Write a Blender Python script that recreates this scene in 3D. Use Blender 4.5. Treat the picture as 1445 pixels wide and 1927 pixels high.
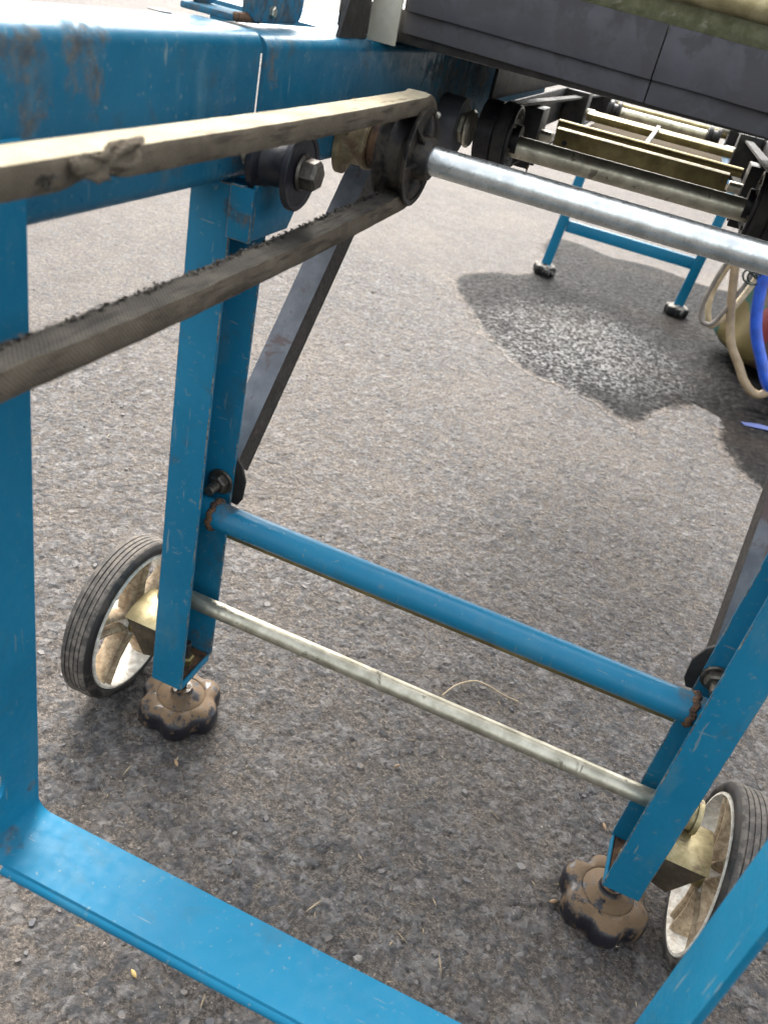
import bpy, bmesh, math, random
from mathutils import Vector, Matrix, noise as mnoise
import numpy as np

# ------------------------------------------------------------------ scene, camera, sky, sun, exposure
for o in list(bpy.data.objects):
    bpy.data.objects.remove(o, do_unlink=True)
S = bpy.context.scene
COL = S.collection

cam_data = bpy.data.cameras.new('camera')
cam = bpy.data.objects.new('camera', cam_data)
COL.objects.link(cam)
S.camera = cam
cam_data.sensor_fit = 'HORIZONTAL'
cam_data.sensor_width = 36.0
cam_data.lens = 1586.61 / 1445 * 36.0
cam_data.clip_start = 0.01
cam_data.clip_end = 500
R = Matrix(((0.91229234, -0.35583529, 0.20274104),
            (0.35562059, 0.44277488, -0.82309441),
            (0.2031174, 0.82300161, 0.53048249)))
cam.matrix_world = Matrix.Translation((0, 0, 0.65)) @ R.to_4x4()
cam_data.dof.use_dof = True
cam_data.dof.focus_distance = 0.76
cam_data.dof.aperture_fstop = 15.0

SUN_EL = math.radians(48)
SUN_AZ = math.radians(-28)          # measured from +Y towards +X
W = bpy.data.worlds.new('World')
S.world = W
W.use_nodes = True
wn = W.node_tree
wn.nodes.clear()
sky = wn.nodes.new('ShaderNodeTexSky')
sky.sky_type = 'NISHITA'
sky.sun_disc = False
sky.sun_elevation = SUN_EL
sky.sun_rotation = SUN_AZ
sky.air_density = 1.6
sky.dust_density = 6.0
sky.ozone_density = 1.0
hs = wn.nodes.new('ShaderNodeHueSaturation')
hs.inputs['Saturation'].default_value = 0.30
bg = wn.nodes.new('ShaderNodeBackground')
bg.inputs['Strength'].default_value = 0.15
wo = wn.nodes.new('ShaderNodeOutputWorld')
wn.links.new(sky.outputs[0], hs.inputs['Color'])
wn.links.new(hs.outputs[0], bg.inputs['Color'])
wn.links.new(bg.outputs[0], wo.inputs['Surface'])

sl = bpy.data.lights.new('sun', 'SUN')
sl.energy = 0.8
sl.angle = math.radians(22)
sl.color = (1.0, 0.965, 0.91)
so = bpy.data.objects.new('sun', sl)
COL.objects.link(so)
sd = Vector((math.sin(SUN_AZ) * math.cos(SUN_EL), math.cos(SUN_AZ) * math.cos(SUN_EL), math.sin(SUN_EL)))
so.rotation_euler = sd.to_track_quat('Z', 'Y').to_euler()
so.location = sd * 6

S.view_settings.view_transform = 'Standard'
S.view_settings.look = 'None'
S.view_settings.gamma = 1
S.view_settings.use_curve_mapping = False
S.view_settings.exposure = 2.2

rnd = random.Random(7)

# ------------------------------------------------------------------ material helpers
class G:
    def __init__(s, name):
        s.m = bpy.data.materials.new(name)
        s.m.use_nodes = True
        s.t = s.m.node_tree
        s.t.nodes.clear()
        s.out = s.t.nodes.new('ShaderNodeOutputMaterial')
        s.p = s.t.nodes.new('ShaderNodeBsdfPrincipled')
        s.t.links.new(s.p.outputs[0], s.out.inputs['Surface'])
        s.pos = s.t.nodes.new('ShaderNodeNewGeometry').outputs['Position']

    def n(s, typ, ins=None, **props):
        nd = s.t.nodes.new(typ)
        for k, v in props.items():
            setattr(nd, k, v)
        for k, v in (ins or {}).items():
            s.put(nd.inputs[k], v)
        return nd

    def put(s, sock, v):
        if isinstance(v, bpy.types.NodeSocket):
            s.t.links.new(v, sock)
        else:
            sock.default_value = v

    def scale(s, sx, sy=None, sz=None):
        sy = sx if sy is None else sy
        sz = sx if sz is None else sz
        return s.n('ShaderNodeVectorMath', {0: s.pos, 1: (sx, sy, sz)}, operation='MULTIPLY').outputs[0]

    def noise(s, scale, detail=4, rough=0.55, vec=None, dist=0.0):
        return s.n('ShaderNodeTexNoise', {'Vector': vec if vec is not None else s.pos, 'Scale': scale,
                   'Detail': detail, 'Roughness': rough, 'Distortion': dist}).outputs['Fac']

    def ramp(s, fac, lo, hi, a=0.0, b=1.0):
        return s.n('ShaderNodeMapRange', {'Value': fac, 'From Min': lo, 'From Max': hi, 'To Min': a, 'To Max': b},
                   interpolation_type='SMOOTHSTEP').outputs['Result']

    def math(s, op, a, b=0.0, c=None):
        ins = {0: a, 1: b}
        if c is not None:
            ins[2] = c
        return s.n('ShaderNodeMath', ins, operation=op).outputs[0]

    def mix(s, fac, a, b):
        def c4(c):
            return c if isinstance(c, bpy.types.NodeSocket) else (c[0], c[1], c[2], 1)
        return s.n('ShaderNodeMix', {0: fac, 6: c4(a), 7: c4(b)}, data_type='RGBA').outputs[2]

    def bump(s, height, strength, dist):
        b = s.n('ShaderNodeBump', {'Height': height, 'Strength': strength, 'Distance': dist})
        s.t.links.new(b.outputs[0], s.p.inputs['Normal'])
        return b

    def set(s, color=None, rough=None, metal=None, spec=None, coat=None):
        if color is not None:
            s.put(s.p.inputs['Base Color'], color if isinstance(color, bpy.types.NodeSocket) else (*color, 1))
        for k, v in (('Roughness', rough), ('Metallic', metal), ('Specular IOR Level', spec), ('Coat Weight', coat)):
            if v is not None:
                s.put(s.p.inputs[k], v)
        return s


def blue_paint(name, spots=(), dirt=0.5, rusty=0.72, rough=0.3, spec=.30, tone=1.0):
    g = G(name)
    n1 = g.noise(7, 5)
    col = g.mix(g.ramp(n1, .3, .7), tuple(tone * c for c in (.003, .112, .205)), tuple(tone * c for c in (.008, .145, .255)))
    # pale scuffs
    sc = g.noise(1, 6, .6, g.scale(45, 45, 14))
    col = g.mix(g.math('MULTIPLY', g.ramp(sc, .54, .70), .45 * dirt), col, (.06, .15, .20))
    fine = g.noise(170, 5, .65)
    col = g.mix(g.math('MULTIPLY', g.ramp(fine, .60, .72), .75 * dirt), col, (.12, .18, .20))
    # grime
    gr = g.noise(24, 7, .62, None, .6)
    grm = g.math('MULTIPLY', g.ramp(gr, .55, .72), .45 * dirt)
    col = g.mix(grm, col, (.048, .045, .028))
    # thin scratches
    for sx, sy, sz, th in ((260, 260, 26, .70), (40, 420, 420, .715)):
        s1 = g.noise(1, 3, .5, g.scale(sx, sy, sz))
        col = g.mix(g.math('MULTIPLY', g.ramp(s1, th - .015, th + .02), .75), col, (.13, .19, .21))
    rn = g.noise(34, 8, .68, None, .4)
    rmask = g.ramp(rn, rusty, rusty + .05)
    for (x, y, z, r, k) in spots:
        d = g.n('ShaderNodeVectorMath', {0: g.pos, 1: (x, y, z)}, operation='DISTANCE').outputs['Value']
        a = g.math('MULTIPLY', g.math('SUBTRACT', 1.0, g.math('DIVIDE', d, r)), k)
        a = g.math('ADD', a, g.math('MULTIPLY', g.math('SUBTRACT', rn, .5), 2.6))
        rmask = g.math('MAXIMUM', rmask, g.ramp(a, .28, .55))
    rc = g.noise(120, 5, .7)
    rust = g.mix(g.ramp(rc, .35, .65), (.045, .028, .015), (.120, .084, .042))
    col = g.mix(g.math('MULTIPLY', rmask, g.ramp(g.noise(75, 7, .72), .36, .62, .12, .72)), col, rust)
    g.set(col, rough=g.math('ADD', g.ramp(n1, .3, .7, rough, rough + .1), g.math('ADD', g.math('MULTIPLY', rmask, .45), g.ramp(g.noise(110, 6, .7), .35, .7, -.06, .14))), spec=spec)
    h = g.math('ADD', g.math('MULTIPLY', g.noise(900, 2), .35), g.math('MULTIPLY', rmask, g.math('MULTIPLY', rc, 2.0)))
    g.bump(h, .25, .0006)
    return g.m


def metal(name, c0, c1, rough=(.3, .5), met=.9, spot=None, sc=60, bump=.15):
    g = G(name)
    a = g.noise(sc, 6, .6)
    b = g.noise(sc * 5, 4, .6)
    col = g.mix(g.ramp(a, .35, .68), c0, c1)
    m = met
    if spot:
        sm = g.ramp(g.noise(sc * .8, 8, .7, None, .5), .58, .66)
        col = g.mix(g.math('MULTIPLY', sm, .8), col, spot)
        m = g.math('SUBTRACT', met, g.math('MULTIPLY', sm, met * .8))
    g.set(col, rough=g.ramp(b, .3, .7, rough[0], rough[1]), metal=m)
    g.bump(b, bump, .0008)
    return g.m


def plastic(name, c, rough=.45, dust=None, dustamt=.5, sc=50, updust=False, bump=.1, spec=.5):
    g = G(name)
    col = g.mix(g.ramp(g.noise(sc, 5), .3, .7), tuple(x * .8 for x in c), tuple(x * 1.2 for x in c))
    r = rough
    if dust:
        d = g.ramp(g.noise(sc * .9, 8, .68, None, .3), .46, .56)
        if updust:
            nz = g.n('ShaderNodeSeparateXYZ', {0: g.t.nodes[2].outputs['Normal']}).outputs['Z']
            d = g.math('MULTIPLY', g.ramp(g.math('ADD', nz, g.math('MULTIPLY', g.noise(sc * 2, 6, .7), .9)), .95, 1.15), g.ramp(g.noise(sc * 1.7, 9, .74), .455, .485))
            d = g.math('MAXIMUM', d, g.math('MULTIPLY', g.ramp(g.noise(sc * 1.1, 9, .75), .53, .57), .75))
            d = g.math('MULTIPLY', d, g.ramp(g.noise(sc * 7, 5, .7), .30, .40))
        d = g.math('MULTIPLY', d, dustamt)
        col = g.mix(d, col, dust)
        r = g.math('ADD', rough, g.math('MULTIPLY', d, .45))
    g.set(col, rough=r, spec=spec)
    g.bump(g.noise(sc * 8, 4), bump, .0008)
    return g.m


M = {}
M['blue_beam'] = blue_paint('blue_beam_paint', [(-.27, .318, .588, .030, .85), (-.27, .345, .592, .035, .6), (-.27, .322, .570, .02, .7), (-.27, .53, .59, .03, .7),
                            (-.27, .95, .56, .16, .8), (-.27, .62, .55, .03, .4), (-.27, .50, .545, .025, .5)], dirt=1.0, rusty=.70, rough=.30, tone=.70)  # tone darkens the same blue paint, putting the beam's shade into the colour
M['blue_leg'] = blue_paint('blue_leg_paint', [(-.27, .497, .505, .012, .7), (-.285, .55, .085, .03, .7), (-.258, .495, .500, .014, .7), (-.285, .53, .07, .02, 1.3), (.15, .53, .07, .02, 1.3),
                           (-.275, .548, .08, .018, .9)], dirt=.85, rusty=.735, rough=.42, spec=.22)
M['blue_tube'] = blue_paint('blue_tube_paint', [(-.262, .525, .258, .016, 1.5), (.127, .525, .258, .013, 1.0), (-.2, .525, .262, .012, .25)], dirt=.5, rusty=.74, rough=.30)
M['blue_strap'] = blue_paint('blue_strap_paint', [(-.262, .275, .122, .020, .55), (-.267, .302, .150, .008, 1.0), (-.250, .292, .118, .014, .35)],
                             dirt=.45, rusty=.78, rough=.44, spec=.16)
g = G('worn_blue_edge')
g.set(g.mix(g.ramp(g.noise(70, 7, .7), .44, .56), (.002, .105, .19), g.mix(g.ramp(g.noise(300, 4), .4, .6), (.20, .18, .14), (.07, .05, .035))), rough=.55, spec=.3)
M['edge_wear'] = g.m
M['blue_far'] = blue_paint('blue_stand_paint', [], dirt=.3, rusty=.8)
M['blue_hinge'] = blue_paint('blue_hinge_paint', [(-.30, .56, .605, .05, 1.3), (-.31, .61, .602, .04, 1.0), (-.32, .54, .605, .03, 1.4)], dirt=1.0, rusty=.62, rough=.4)
M['rust'] = metal('rust_scale', (.028, .014, .009), (.115, .060, .028), (.75, .95), .1, sc=90, bump=.8)
M['galv'] = metal('galvanised_steel', (.50, .52, .51), (.68, .70, .69), (.26, .44), .95, sc=70)
M['gold'] = metal('yellow_zinc_steel', (.34, .32, .25), (.55, .52, .42), (.32, .5), .85, spot=(.07, .055, .032), sc=55)
M['gold_clean'] = metal('yellow_zinc_bracket', (.26, .215, .11), (.42, .35, .20), (.42, .6), .75, spot=(.14, .09, .05), sc=90)
M['gold_dull'] = metal('dirty_zinc_sheet', (.135, .108, .045), (.235, .19, .085), (.4, .6), .7, spot=(.07, .055, .03), sc=40)
M['bracket_shade'] = metal('shaded_brown_bracket', (.045, .034, .022), (.085, .066, .042), (.5, .7), .4, sc=70)  # dark brown version of the bracket's zinc, shade on its front put into colour
M['zinc_green'] = metal('olive_zinc_sheet', (.15, .155, .085), (.26, .26, .16), (.38, .6), .6, spot=(.30, .29, .22), sc=85)
M['bearing'] = metal('rusty_brass_bearing', (.125, .092, .048), (.30, .235, .135), (.4, .65), .35, spot=(.085, .038, .018), sc=65, bump=.4)
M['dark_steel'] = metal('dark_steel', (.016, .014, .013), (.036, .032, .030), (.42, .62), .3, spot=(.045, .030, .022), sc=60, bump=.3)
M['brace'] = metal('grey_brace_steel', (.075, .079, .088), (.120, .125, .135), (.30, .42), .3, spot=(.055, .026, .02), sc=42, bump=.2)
M['zinc_bright'] = metal('bright_zinc_plate', (.40, .38, .31), (.52, .49, .40), (.35, .5), .35, spot=(.30, .22, .12), sc=40)
M['bolt'] = metal('oily_bolt_steel', (.055, .048, .040), (.125, .112, .094), (.3, .55), .7, spot=(.05, .035, .025), sc=200, bump=.3)
M['zinc_bolt'] = metal('zinc_bolt_steel', (.42, .40, .33), (.6, .58, .5), (.3, .5), .9, sc=150)
M['black'] = plastic('black_plastic', (.008, .008, .010), .40, (.040, .035, .029), .35, 70, spec=.28)
M['idler'] = plastic('dark_blue_black_plastic', (.008, .0085, .013), .42, (.035, .03, .028), .30, 90, spec=.35)
M['pulley'] = plastic('worn_black_pulley', (.010, .0085, .008), .48, (.075, .060, .042), .5, 60, spec=.3)
M['rubber_skirt'] = plastic('grey_black_rubber', (.040, .039, .047), .55, (.050, .047, .048), .75, 38)
M['grey_boss'] = plastic('grey_paint_boss', (.05, .053, .065), .5, (.07, .066, .06), .4, 60)
M['mud_knob'] = plastic('muddy_black_knob', (.009, .009, .013), .36, (.112, .070, .034), .95, 42, updust=True, bump=.35)
M['tray_dirt'] = plastic('dirty_brown_tray', (.045, .034, .020), .9, (.06, .047, .03), .6, 50, spec=.08)
M['far_knob'] = plastic('pale_muddy_knob', (.012, .012, .012), .7, (.30, .28, .25), .8, 40, updust=True, spec=.15)
M['tyre'] = plastic('black_tyre_sidewall', (.012, .011, .011), .55, (.085, .07, .055), .5, 60, bump=.3)
M['tread'] = plastic('dusty_tyre_tread', (.055, .048, .042), .75, (.140, .122, .104), .9, 120, bump=.5)
M['white_wheel'] = plastic('dirty_white_plastic', (.64, .605, .535), .6, (.34, .25, .16), .35, 190, spec=.15)
M['spoke'] = plastic('muddy_white_spoke', (.37, .29, .195), .65, (.17, .105, .06), .5, 170, spec=.12)
M['black_belt'] = plastic('black_flat_belt', (.024, .024, .023), .6, (.06, .056, .05), .5, 60, spec=.12)


def belt_mat(name, c0, c1, dark, thr):
    g = G(name)
    w1 = g.n('ShaderNodeTexWave', {'Vector': g.pos, 'Scale': 190.0, 'Distortion': 1.0, 'Detail': 1.0}, bands_direction='Y').outputs['Fac']
    w2 = g.n('ShaderNodeTexWave', {'Vector': g.pos, 'Scale': 260.0, 'Distortion': 1.5, 'Detail': 1.0}, bands_direction='DIAGONAL').outputs['Fac']
    a = g.noise(38, 7, .65)
    b = g.noise(1, 6, .6, g.scale(240, 26, 240))
    col = g.mix(g.ramp(a, .3, .7), c0, c1)
    col = g.mix(g.math('MULTIPLY', g.ramp(b, thr, thr + .16), .85), col, dark)
    col = g.mix(g.math('MULTIPLY', w1, .16), col, dark)
    g.set(col, rough=.88, spec=.15)
    h = g.math('ADD', g.math('ADD', g.math('MULTIPLY', w1, .5), g.math('MULTIPLY', w2, .5)), g.math('MULTIPLY', g.noise(420, 5, .7), 1.4))
    g.bump(h, .6, .0012)
    return g.m


M['belt_top'] = belt_mat('cream_woven_belt', (.29, .25, .17), (.38, .335, .24), (.14, .11, .075), .56)
M['belt_side'] = belt_mat('grubby_belt_side', (.085, .068, .049), (.135, .110, .080), (.045, .035, .026), .50)
M['belt_inner'] = belt_mat('dark_worn_belt_inside', (.030, .027, .023), (.062, .056, .046), (.014, .0125, .011), .50)

# ground asphalt ---------------------------------------------------
def asphalt(name, wet=False):
    g = G(name)
    wob = g.n('ShaderNodeTexNoise', {'Vector': g.pos, 'Scale': 70.0, 'Detail': 3.0}).outputs['Color']
    off = g.n('ShaderNodeVectorMath', {0: wob, 1: (.012, .012, .0)}, operation='MULTIPLY').outputs[0]
    vec = g.n('ShaderNodeVectorMath', {0: g.pos, 1: off}, operation='ADD').outputs[0]
    flat = g.n('ShaderNodeVectorMath', {0: vec, 1: (1, 1, 0)}, operation='MULTIPLY').outputs[0]
    v1 = g.n('ShaderNodeTexVoronoi', {'Vector': flat, 'Scale': 72.0, 'Randomness': 1.0}, voronoi_dimensions='2D')
    v2 = g.n('ShaderNodeTexVoronoi', {'Vector': flat, 'Scale': 170.0, 'Randomness': 1.0}, voronoi_dimensions='2D')
    e1 = g.n('ShaderNodeTexVoronoi', {'Vector': flat, 'Scale': 72.0, 'Randomness': 1.0}, voronoi_dimensions='2D', feature='DISTANCE_TO_EDGE').outputs['Distance']
    r1 = g.n('ShaderNodeSeparateColor', {0: v1.outputs['Color']})
    r2 = g.n('ShaderNodeSeparateColor', {0: v2.outputs['Color']})
    big = g.noise(2.6, 4, .6)
    mid = g.noise(16, 6, .65)
    fine = g.noise(330, 6, .72)
    # exposed stones only in some cells, worn flush with the sandy binder
    grit = g.noise(900, 4, .7)
    stone = g.math('MULTIPLY', g.ramp(r1.outputs[1], .56, .64), g.ramp(g.math('ADD', e1, g.math('MULTIPLY', g.math('SUBTRACT', fine, .5), .16)), .05, .15))
    stone2 = g.math('MULTIPLY', g.ramp(r2.outputs[1], .50, .58), g.ramp(v2.outputs['Distance'], .55, .35))
    stone = g.math('MULTIPLY', stone, g.ramp(mid, .36, .52))
    fines = g.mix(g.ramp(mid, .3, .7), (.098, .085, .074), (.160, .139, .121))
    fines = g.mix(g.ramp(fine, .40, .60), g.mix(.85, fines, (.018, .015, .013)), fines)
    fines = g.mix(g.math('MULTIPLY', g.ramp(grit, .52, .68), .7), fines, (.27, .235, .195))
    grey = g.mix(r1.outputs[0], (.058, .060, .067), (.125, .122, .122))
    grey2 = g.mix(r2.outputs[0], (.050, .049, .052), (.165, .152, .142))
    at = g.n('ShaderNodeVertexColor', layer_name='chips')
    asep = g.n('ShaderNodeSeparateColor', {0: at.outputs['Color']})
    smear = g.ramp(g.noise(95, 5, .65), .40, .62, 1.0, .35)
    col = g.mix(g.math('MULTIPLY', stone2, .6), fines, grey2)
    col = g.mix(g.math('MULTIPLY', stone, g.math('MULTIPLY', smear, .9)), col, grey)
    if not wet:
        near = asep.outputs[2]
        col = g.mix(near, col, fines)
        acol = g.mix(asep.outputs[1], (.040, .042, .048), (.160, .156, .154))
        col = g.mix(g.math('MULTIPLY', g.math('MULTIPLY', g.ramp(asep.outputs[0], .25, .6), smear), .92), col, acol)
    col = g.mix(g.math('MULTIPLY', g.ramp(big, .42, .72), .34), col, (.165, .136, .108))
    pale = g.ramp(g.noise(300, 2, .5), .715, .735)
    col = g.mix(g.math('MULTIPLY', pale, .7), col, (.40, .36, .30))
    pit = g.ramp(g.noise(150, 5, .65), .37, .30)
    col = g.mix(g.math('MULTIPLY', pit, .8), col, (.020, .017, .015))
    h = g.math('ADD', g.math('MULTIPLY', stone, g.ramp(e1, .02, .35, .25, .7)), g.math('MULTIPLY', stone2, .35))
    h = g.math('ADD', h, g.math('MULTIPLY', fine, 1.0))
    h = g.math('ADD', h, g.math('MULTIPLY', grit, .7))
    h = g.math('SUBTRACT', h, g.math('MULTIPLY', pit, .5))
    h = g.math('ADD', h, g.math('MULTIPLY', mid, .8))
    gv = g.n('ShaderNodeTexVoronoi', {'Vector': flat, 'Scale': 330.0, 'Randomness': 1.0}, voronoi_dimensions='2D').outputs['Color']
    gr3 = g.n('ShaderNodeSeparateColor', {0: gv})
    col = g.n('ShaderNodeMix', {0: .85, 6: col, 7: g.mix(gr3.outputs[0], (.52, .52, .53), (1.5, 1.46, 1.42))}, data_type='RGBA', blend_type='MULTIPLY').outputs[2]
    if not wet:
        h = g.math('ADD', h, g.math('MULTIPLY', gr3.outputs[1], .5))
        g.set(col, rough=g.ramp(fine, .3, .7, .66, .95), spec=.4)
        g.bump(h, .9, .0042)
    else:
        wcol = g.mix(asep.outputs[0], (.003, .003, .0034), (.013, .0125, .012))
        brown = g.ramp(g.noise(3.2, 4, .6), .50, .66)
        wcol = g.mix(g.math('MULTIPLY', brown, .5), wcol, (.022, .017, .013))
        # the film runs out to merely damp, then dry, at its edge
        soak = g.math('ADD', asep.outputs[2], g.math('MULTIPLY', g.math('SUBTRACT', g.noise(75, 7, .75), .5), 1.5))
        soak = g.math('ADD', soak, g.math('MULTIPLY', g.math('SUBTRACT', g.noise(14, 4, .6), .5), .7))
        wcol = g.mix(g.ramp(soak, .08, .50), col, wcol)
        # gloss raised in the middle, so the sky glint is placed there
        d = g.n('ShaderNodeVectorMath', {0: g.n('ShaderNodeVectorMath', {0: g.pos, 1: (1.0, .8, 0)}, operation='MULTIPLY').outputs[0], 1: (-.12, 1.60, 0)}, operation='DISTANCE').outputs['Value']
        glint_mask = g.ramp(g.math('ADD', d, g.math('MULTIPLY', g.math('SUBTRACT', g.noise(9, 5, .6), .5), .35)), .34, .05)
        gloss = g.math('MULTIPLY', g.math('ADD', .24, g.math('MULTIPLY', glint_mask, .76)), g.ramp(g.noise(130, 4, .65), .44, .60))
        g.set(wcol, rough=g.ramp(gloss, 0, 1, .55, .26), spec=g.ramp(gloss, 0, 1, .02, .24))
        g.bump(fine, .5, .002)
    return g.m


M['asphalt'] = asphalt('worn_asphalt')
M['wet'] = asphalt('wet_asphalt', True)

# ------------------------------------------------------------------ mesh helpers
class MB:
    def __init__(s):
        s.v, s.f, s.mi = [], [], []

    def add(s, vs, fs, mi=0):
        b = len(s.v)
        s.v += [Vector(p) for p in vs]
        s.f += [[i + b for i in f] for f in fs]
        s.mi += [mi] * len(fs)
        return s

    def box(s, x0, x1, y0, y1, z0, z1, mi=0):
        vs = [(x0, y0, z0), (x1, y0, z0), (x1, y1, z0), (x0, y1, z0), (x0, y0, z1), (x1, y0, z1), (x1, y1, z1), (x0, y1, z1)]
        return s.add(vs, [(3, 2, 1, 0), (4, 5, 6, 7), (0, 1, 5, 4), (1, 2, 6, 5), (2, 3, 7, 6), (3, 0, 4, 7)], mi)

    def lathe(s, prof, origin, axis, seg=40, closed=False, caps=True, mi=0, up=None, mis=None):
        """prof: [(distance along axis, radius)]"""
        a = Vector(axis).normalized()
        u = Vector(up) if up else (Vector((0, 0, 1)) if abs(a.z) < .9 else Vector((1, 0, 0)))
        u = (u - a * u.dot(a)).normalized()
        w = a.cross(u)
        o = Vector(origin)
        vs, fs = [], []
        n = len(prof)
        for t, r in prof:
            for k in range(seg):
                th = 2 * math.pi * k / seg
                rr = r(th) if callable(r) else r
                vs.append(o + a * t + (u * math.cos(th) + w * math.sin(th)) * rr)
        rng = range(n if closed else n - 1)
        for i in rng:
            j = (i + 1) % n
            for k in range(seg):
                k2 = (k + 1) % seg
                fs.append((i * seg + k, i * seg + k2, j * seg + k2, j * seg + k))
        if caps and not closed:
            fs.append(tuple(reversed(range(seg))))
            fs.append(tuple((n - 1) * seg + k for k in range(seg)))
        s.add(vs, fs, mi)
        if mis:
            base = len(s.mi) - len(fs)
            for i in rng:
                for k in range(seg):
                    s.mi[base + i * seg + k] = mis[i]
        return s

    def cyl(s, p0, p1, r, seg=28, ch=None, mi=0):
        p0, p1 = Vector(p0), Vector(p1)
        L = (p1 - p0).length
        ch = r * .12 if ch is None else ch
        return s.lathe([(0, r - ch), (ch, r), (L - ch, r), (L, r - ch)], p0, p1 - p0, seg, mi=mi)

    def hexa(s, origin, axis, r, L, up=None, mi=0):
        return s.lathe([(0, r), (L * .78, r), (L, r * .82)], origin, axis, 6, mi=mi, up=up)

    def prism(s, poly, axis, t0, t1, mi=0):
        """poly: 2D points in the plane normal to axis (0: y,z  1: x,z  2: x,y)"""
        def p3(p, t):
            return [(t, p[0], p[1]), (p[0], t, p[1]), (p[0], p[1], t)][axis]
        n = len(poly)
        vs = [p3(p, t0) for p in poly] + [p3(p, t1) for p in poly]
        fs = [tuple(reversed(range(n))), tuple(range(n, 2 * n))]
        fs += [(i, (i + 1) % n, n + (i + 1) % n, n + i) for i in range(n)]
        return s.add(vs, fs, mi)

    def plate_hole(s, poly, axis, t0, t1, hc, hr, seg=24, hr2=None, mi=0):
        """convex plate with a round or oblong hole"""
        hr2 = hr2 or hr
        def p3(p, t):
            return [(t, p[0], p[1]), (p[0], t, p[1]), (p[0], p[1], t)][axis]
        n = len(poly)
        angs = sorted(set([round(math.atan2(p[1] - hc[1], p[0] - hc[0]), 5) for p in poly] + [round(-math.pi + 2 * math.pi * k / seg, 5) for k in range(seg)]))
        outer = []
        for a in angs:
            d = (math.cos(a), math.sin(a))
            best = None
            for i in range(n):
                p, q = poly[i], poly[(i + 1) % n]
                ex, ey = q[0] - p[0], q[1] - p[1]
                den = d[0] * ey - d[1] * ex
                if abs(den) < 1e-9:
                    continue
                t = ((p[0] - hc[0]) * ey - (p[1] - hc[1]) * ex) / den
                u = ((p[0] - hc[0]) * d[1] - (p[1] - hc[1]) * d[0]) / den
                if t > 0 and -1e-4 <= u <= 1 + 1e-4 and (best is None or t < best):
                    best = t
            outer.append((hc[0] + d[0] * best, hc[1] + d[1] * best))
        inner = [(hc[0] + hr * math.cos(a), hc[1] + hr2 * math.sin(a)) for a in angs]
        m = len(angs)
        vs = [p3(p, t0) for p in outer] + [p3(p, t0) for p in inner] + [p3(p, t1) for p in outer] + [p3(p, t1) for p in inner]
        fs = []
        for i in range(m):
            j = (i + 1) % m
            fs += [(i, i + m, j + m, j), (i + 2 * m, j + 2 * m, j + 3 * m, i + 3 * m), (i, j, j + 2 * m, i + 2 * m), (i + m, i + 3 * m, j + 3 * m, j + m)]
        return s.add(vs, fs, mi)

    def sweep(s, path, sect, side, closed_ends=True, mi=None):
        """path points; sect: list of (a, b) offsets along side vector and normal; mi: material per section edge"""
        path = [Vector(p) for p in path]
        side = Vector(side).normalized()
        vs, fs, ms = [], [], []
        for i, p in enumerate(path):
            t = (path[min(i + 1, len(path) - 1)] - path[max(i - 1, 0)]).normalized()
            nn = side.cross(t).normalized()
            for a, b in (sect(i) if callable(sect) else sect):
                vs.append(p + side * a + nn * b)
        n = len(vs) // len(path)
        for i in range(len(path) - 1):
            for k in range(n):
                k2 = (k + 1) % n
                fs.append((i * n + k, i * n + k2, (i + 1) * n + k2, (i + 1) * n + k))
                ms.append(mi[k] if mi else 0)
        if closed_ends:
            fs.append(tuple(reversed(range(n))))
            fs.append(tuple((len(path) - 1) * n + k for k in range(n)))
            ms += [0, 0]
        b = len(s.v)
        s.v += vs
        s.f += [[i + b for i in f] for f in fs]
        s.mi += ms
        return s

    def tube(s, path, r, seg=12, mi=0):
        path = [Vector(p) for p in path]
        vs, fs = [], []
        u = None
        for i, p in enumerate(path):
            t = (path[min(i + 1, len(path) - 1)] - path[max(i - 1, 0)]).normalized()
            if u is None:
                u = t.cross(Vector((.3, .5, .81))).normalized()
            u = (u - t * u.dot(t)).normalized()
            w = t.cross(u)
            rr = r[i] if isinstance(r, (list, tuple)) else r
            for k in range(seg):
                th = 2 * math.pi * k / seg
                vs.append(p + (u * math.cos(th) + w * math.sin(th)) * rr)
        for i in range(len(path) - 1):
            for k in range(seg):
                k2 = (k + 1) % seg
                fs.append((i * seg + k, i * seg + k2, (i + 1) * seg + k2, (i + 1) * seg + k))
        fs.append(tuple(reversed(range(seg))))
        fs.append(tuple((len(path) - 1) * seg + k for k in range(seg)))
        return s.add(vs, fs, mi)

    def build(s, name, mat, parent=None, bevel=0, smooth=35, seg=2, wear=None):
        root = parent
        while root is not None and root.parent is not None:
            root = root.parent
        off = Vector(root['_o']) if root is not None and '_o' in root else Vector((0, 0, 0))
        me = bpy.data.meshes.new(name)
        me.from_pydata([tuple(p - off) for p in s.v], [], s.f)
        mats = mat if isinstance(mat, (list, tuple)) else [mat]
        mats = list(mats) + ([wear] if wear else [])
        for m in mats:
            me.materials.append(M[m] if isinstance(m, str) else m)
        for p, i in zip(me.polygons, s.mi):
            p.material_index = i
        bm = bmesh.new()
        bm.from_mesh(me)
        bmesh.ops.recalc_face_normals(bm, faces=bm.faces)
        if bevel:
            es = [e for e in bm.edges if len(e.link_faces) == 2 and e.calc_face_angle(0) > math.radians(40)]
            bmesh.ops.bevel(bm, geom=es, offset=bevel, segments=seg, affect='EDGES', profile=.5, clamp_overlap=True, material=len(mats) - 1 if wear else -1)
        bm.to_mesh(me)
        bm.free()
        if smooth:
            me.shade_smooth()
            me.set_sharp_from_angle(angle=math.radians(smooth))
        o = bpy.data.objects.new(name, me)
        COL.objects.link(o)
        if parent is not None:
            o.parent = parent
        return o


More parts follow.
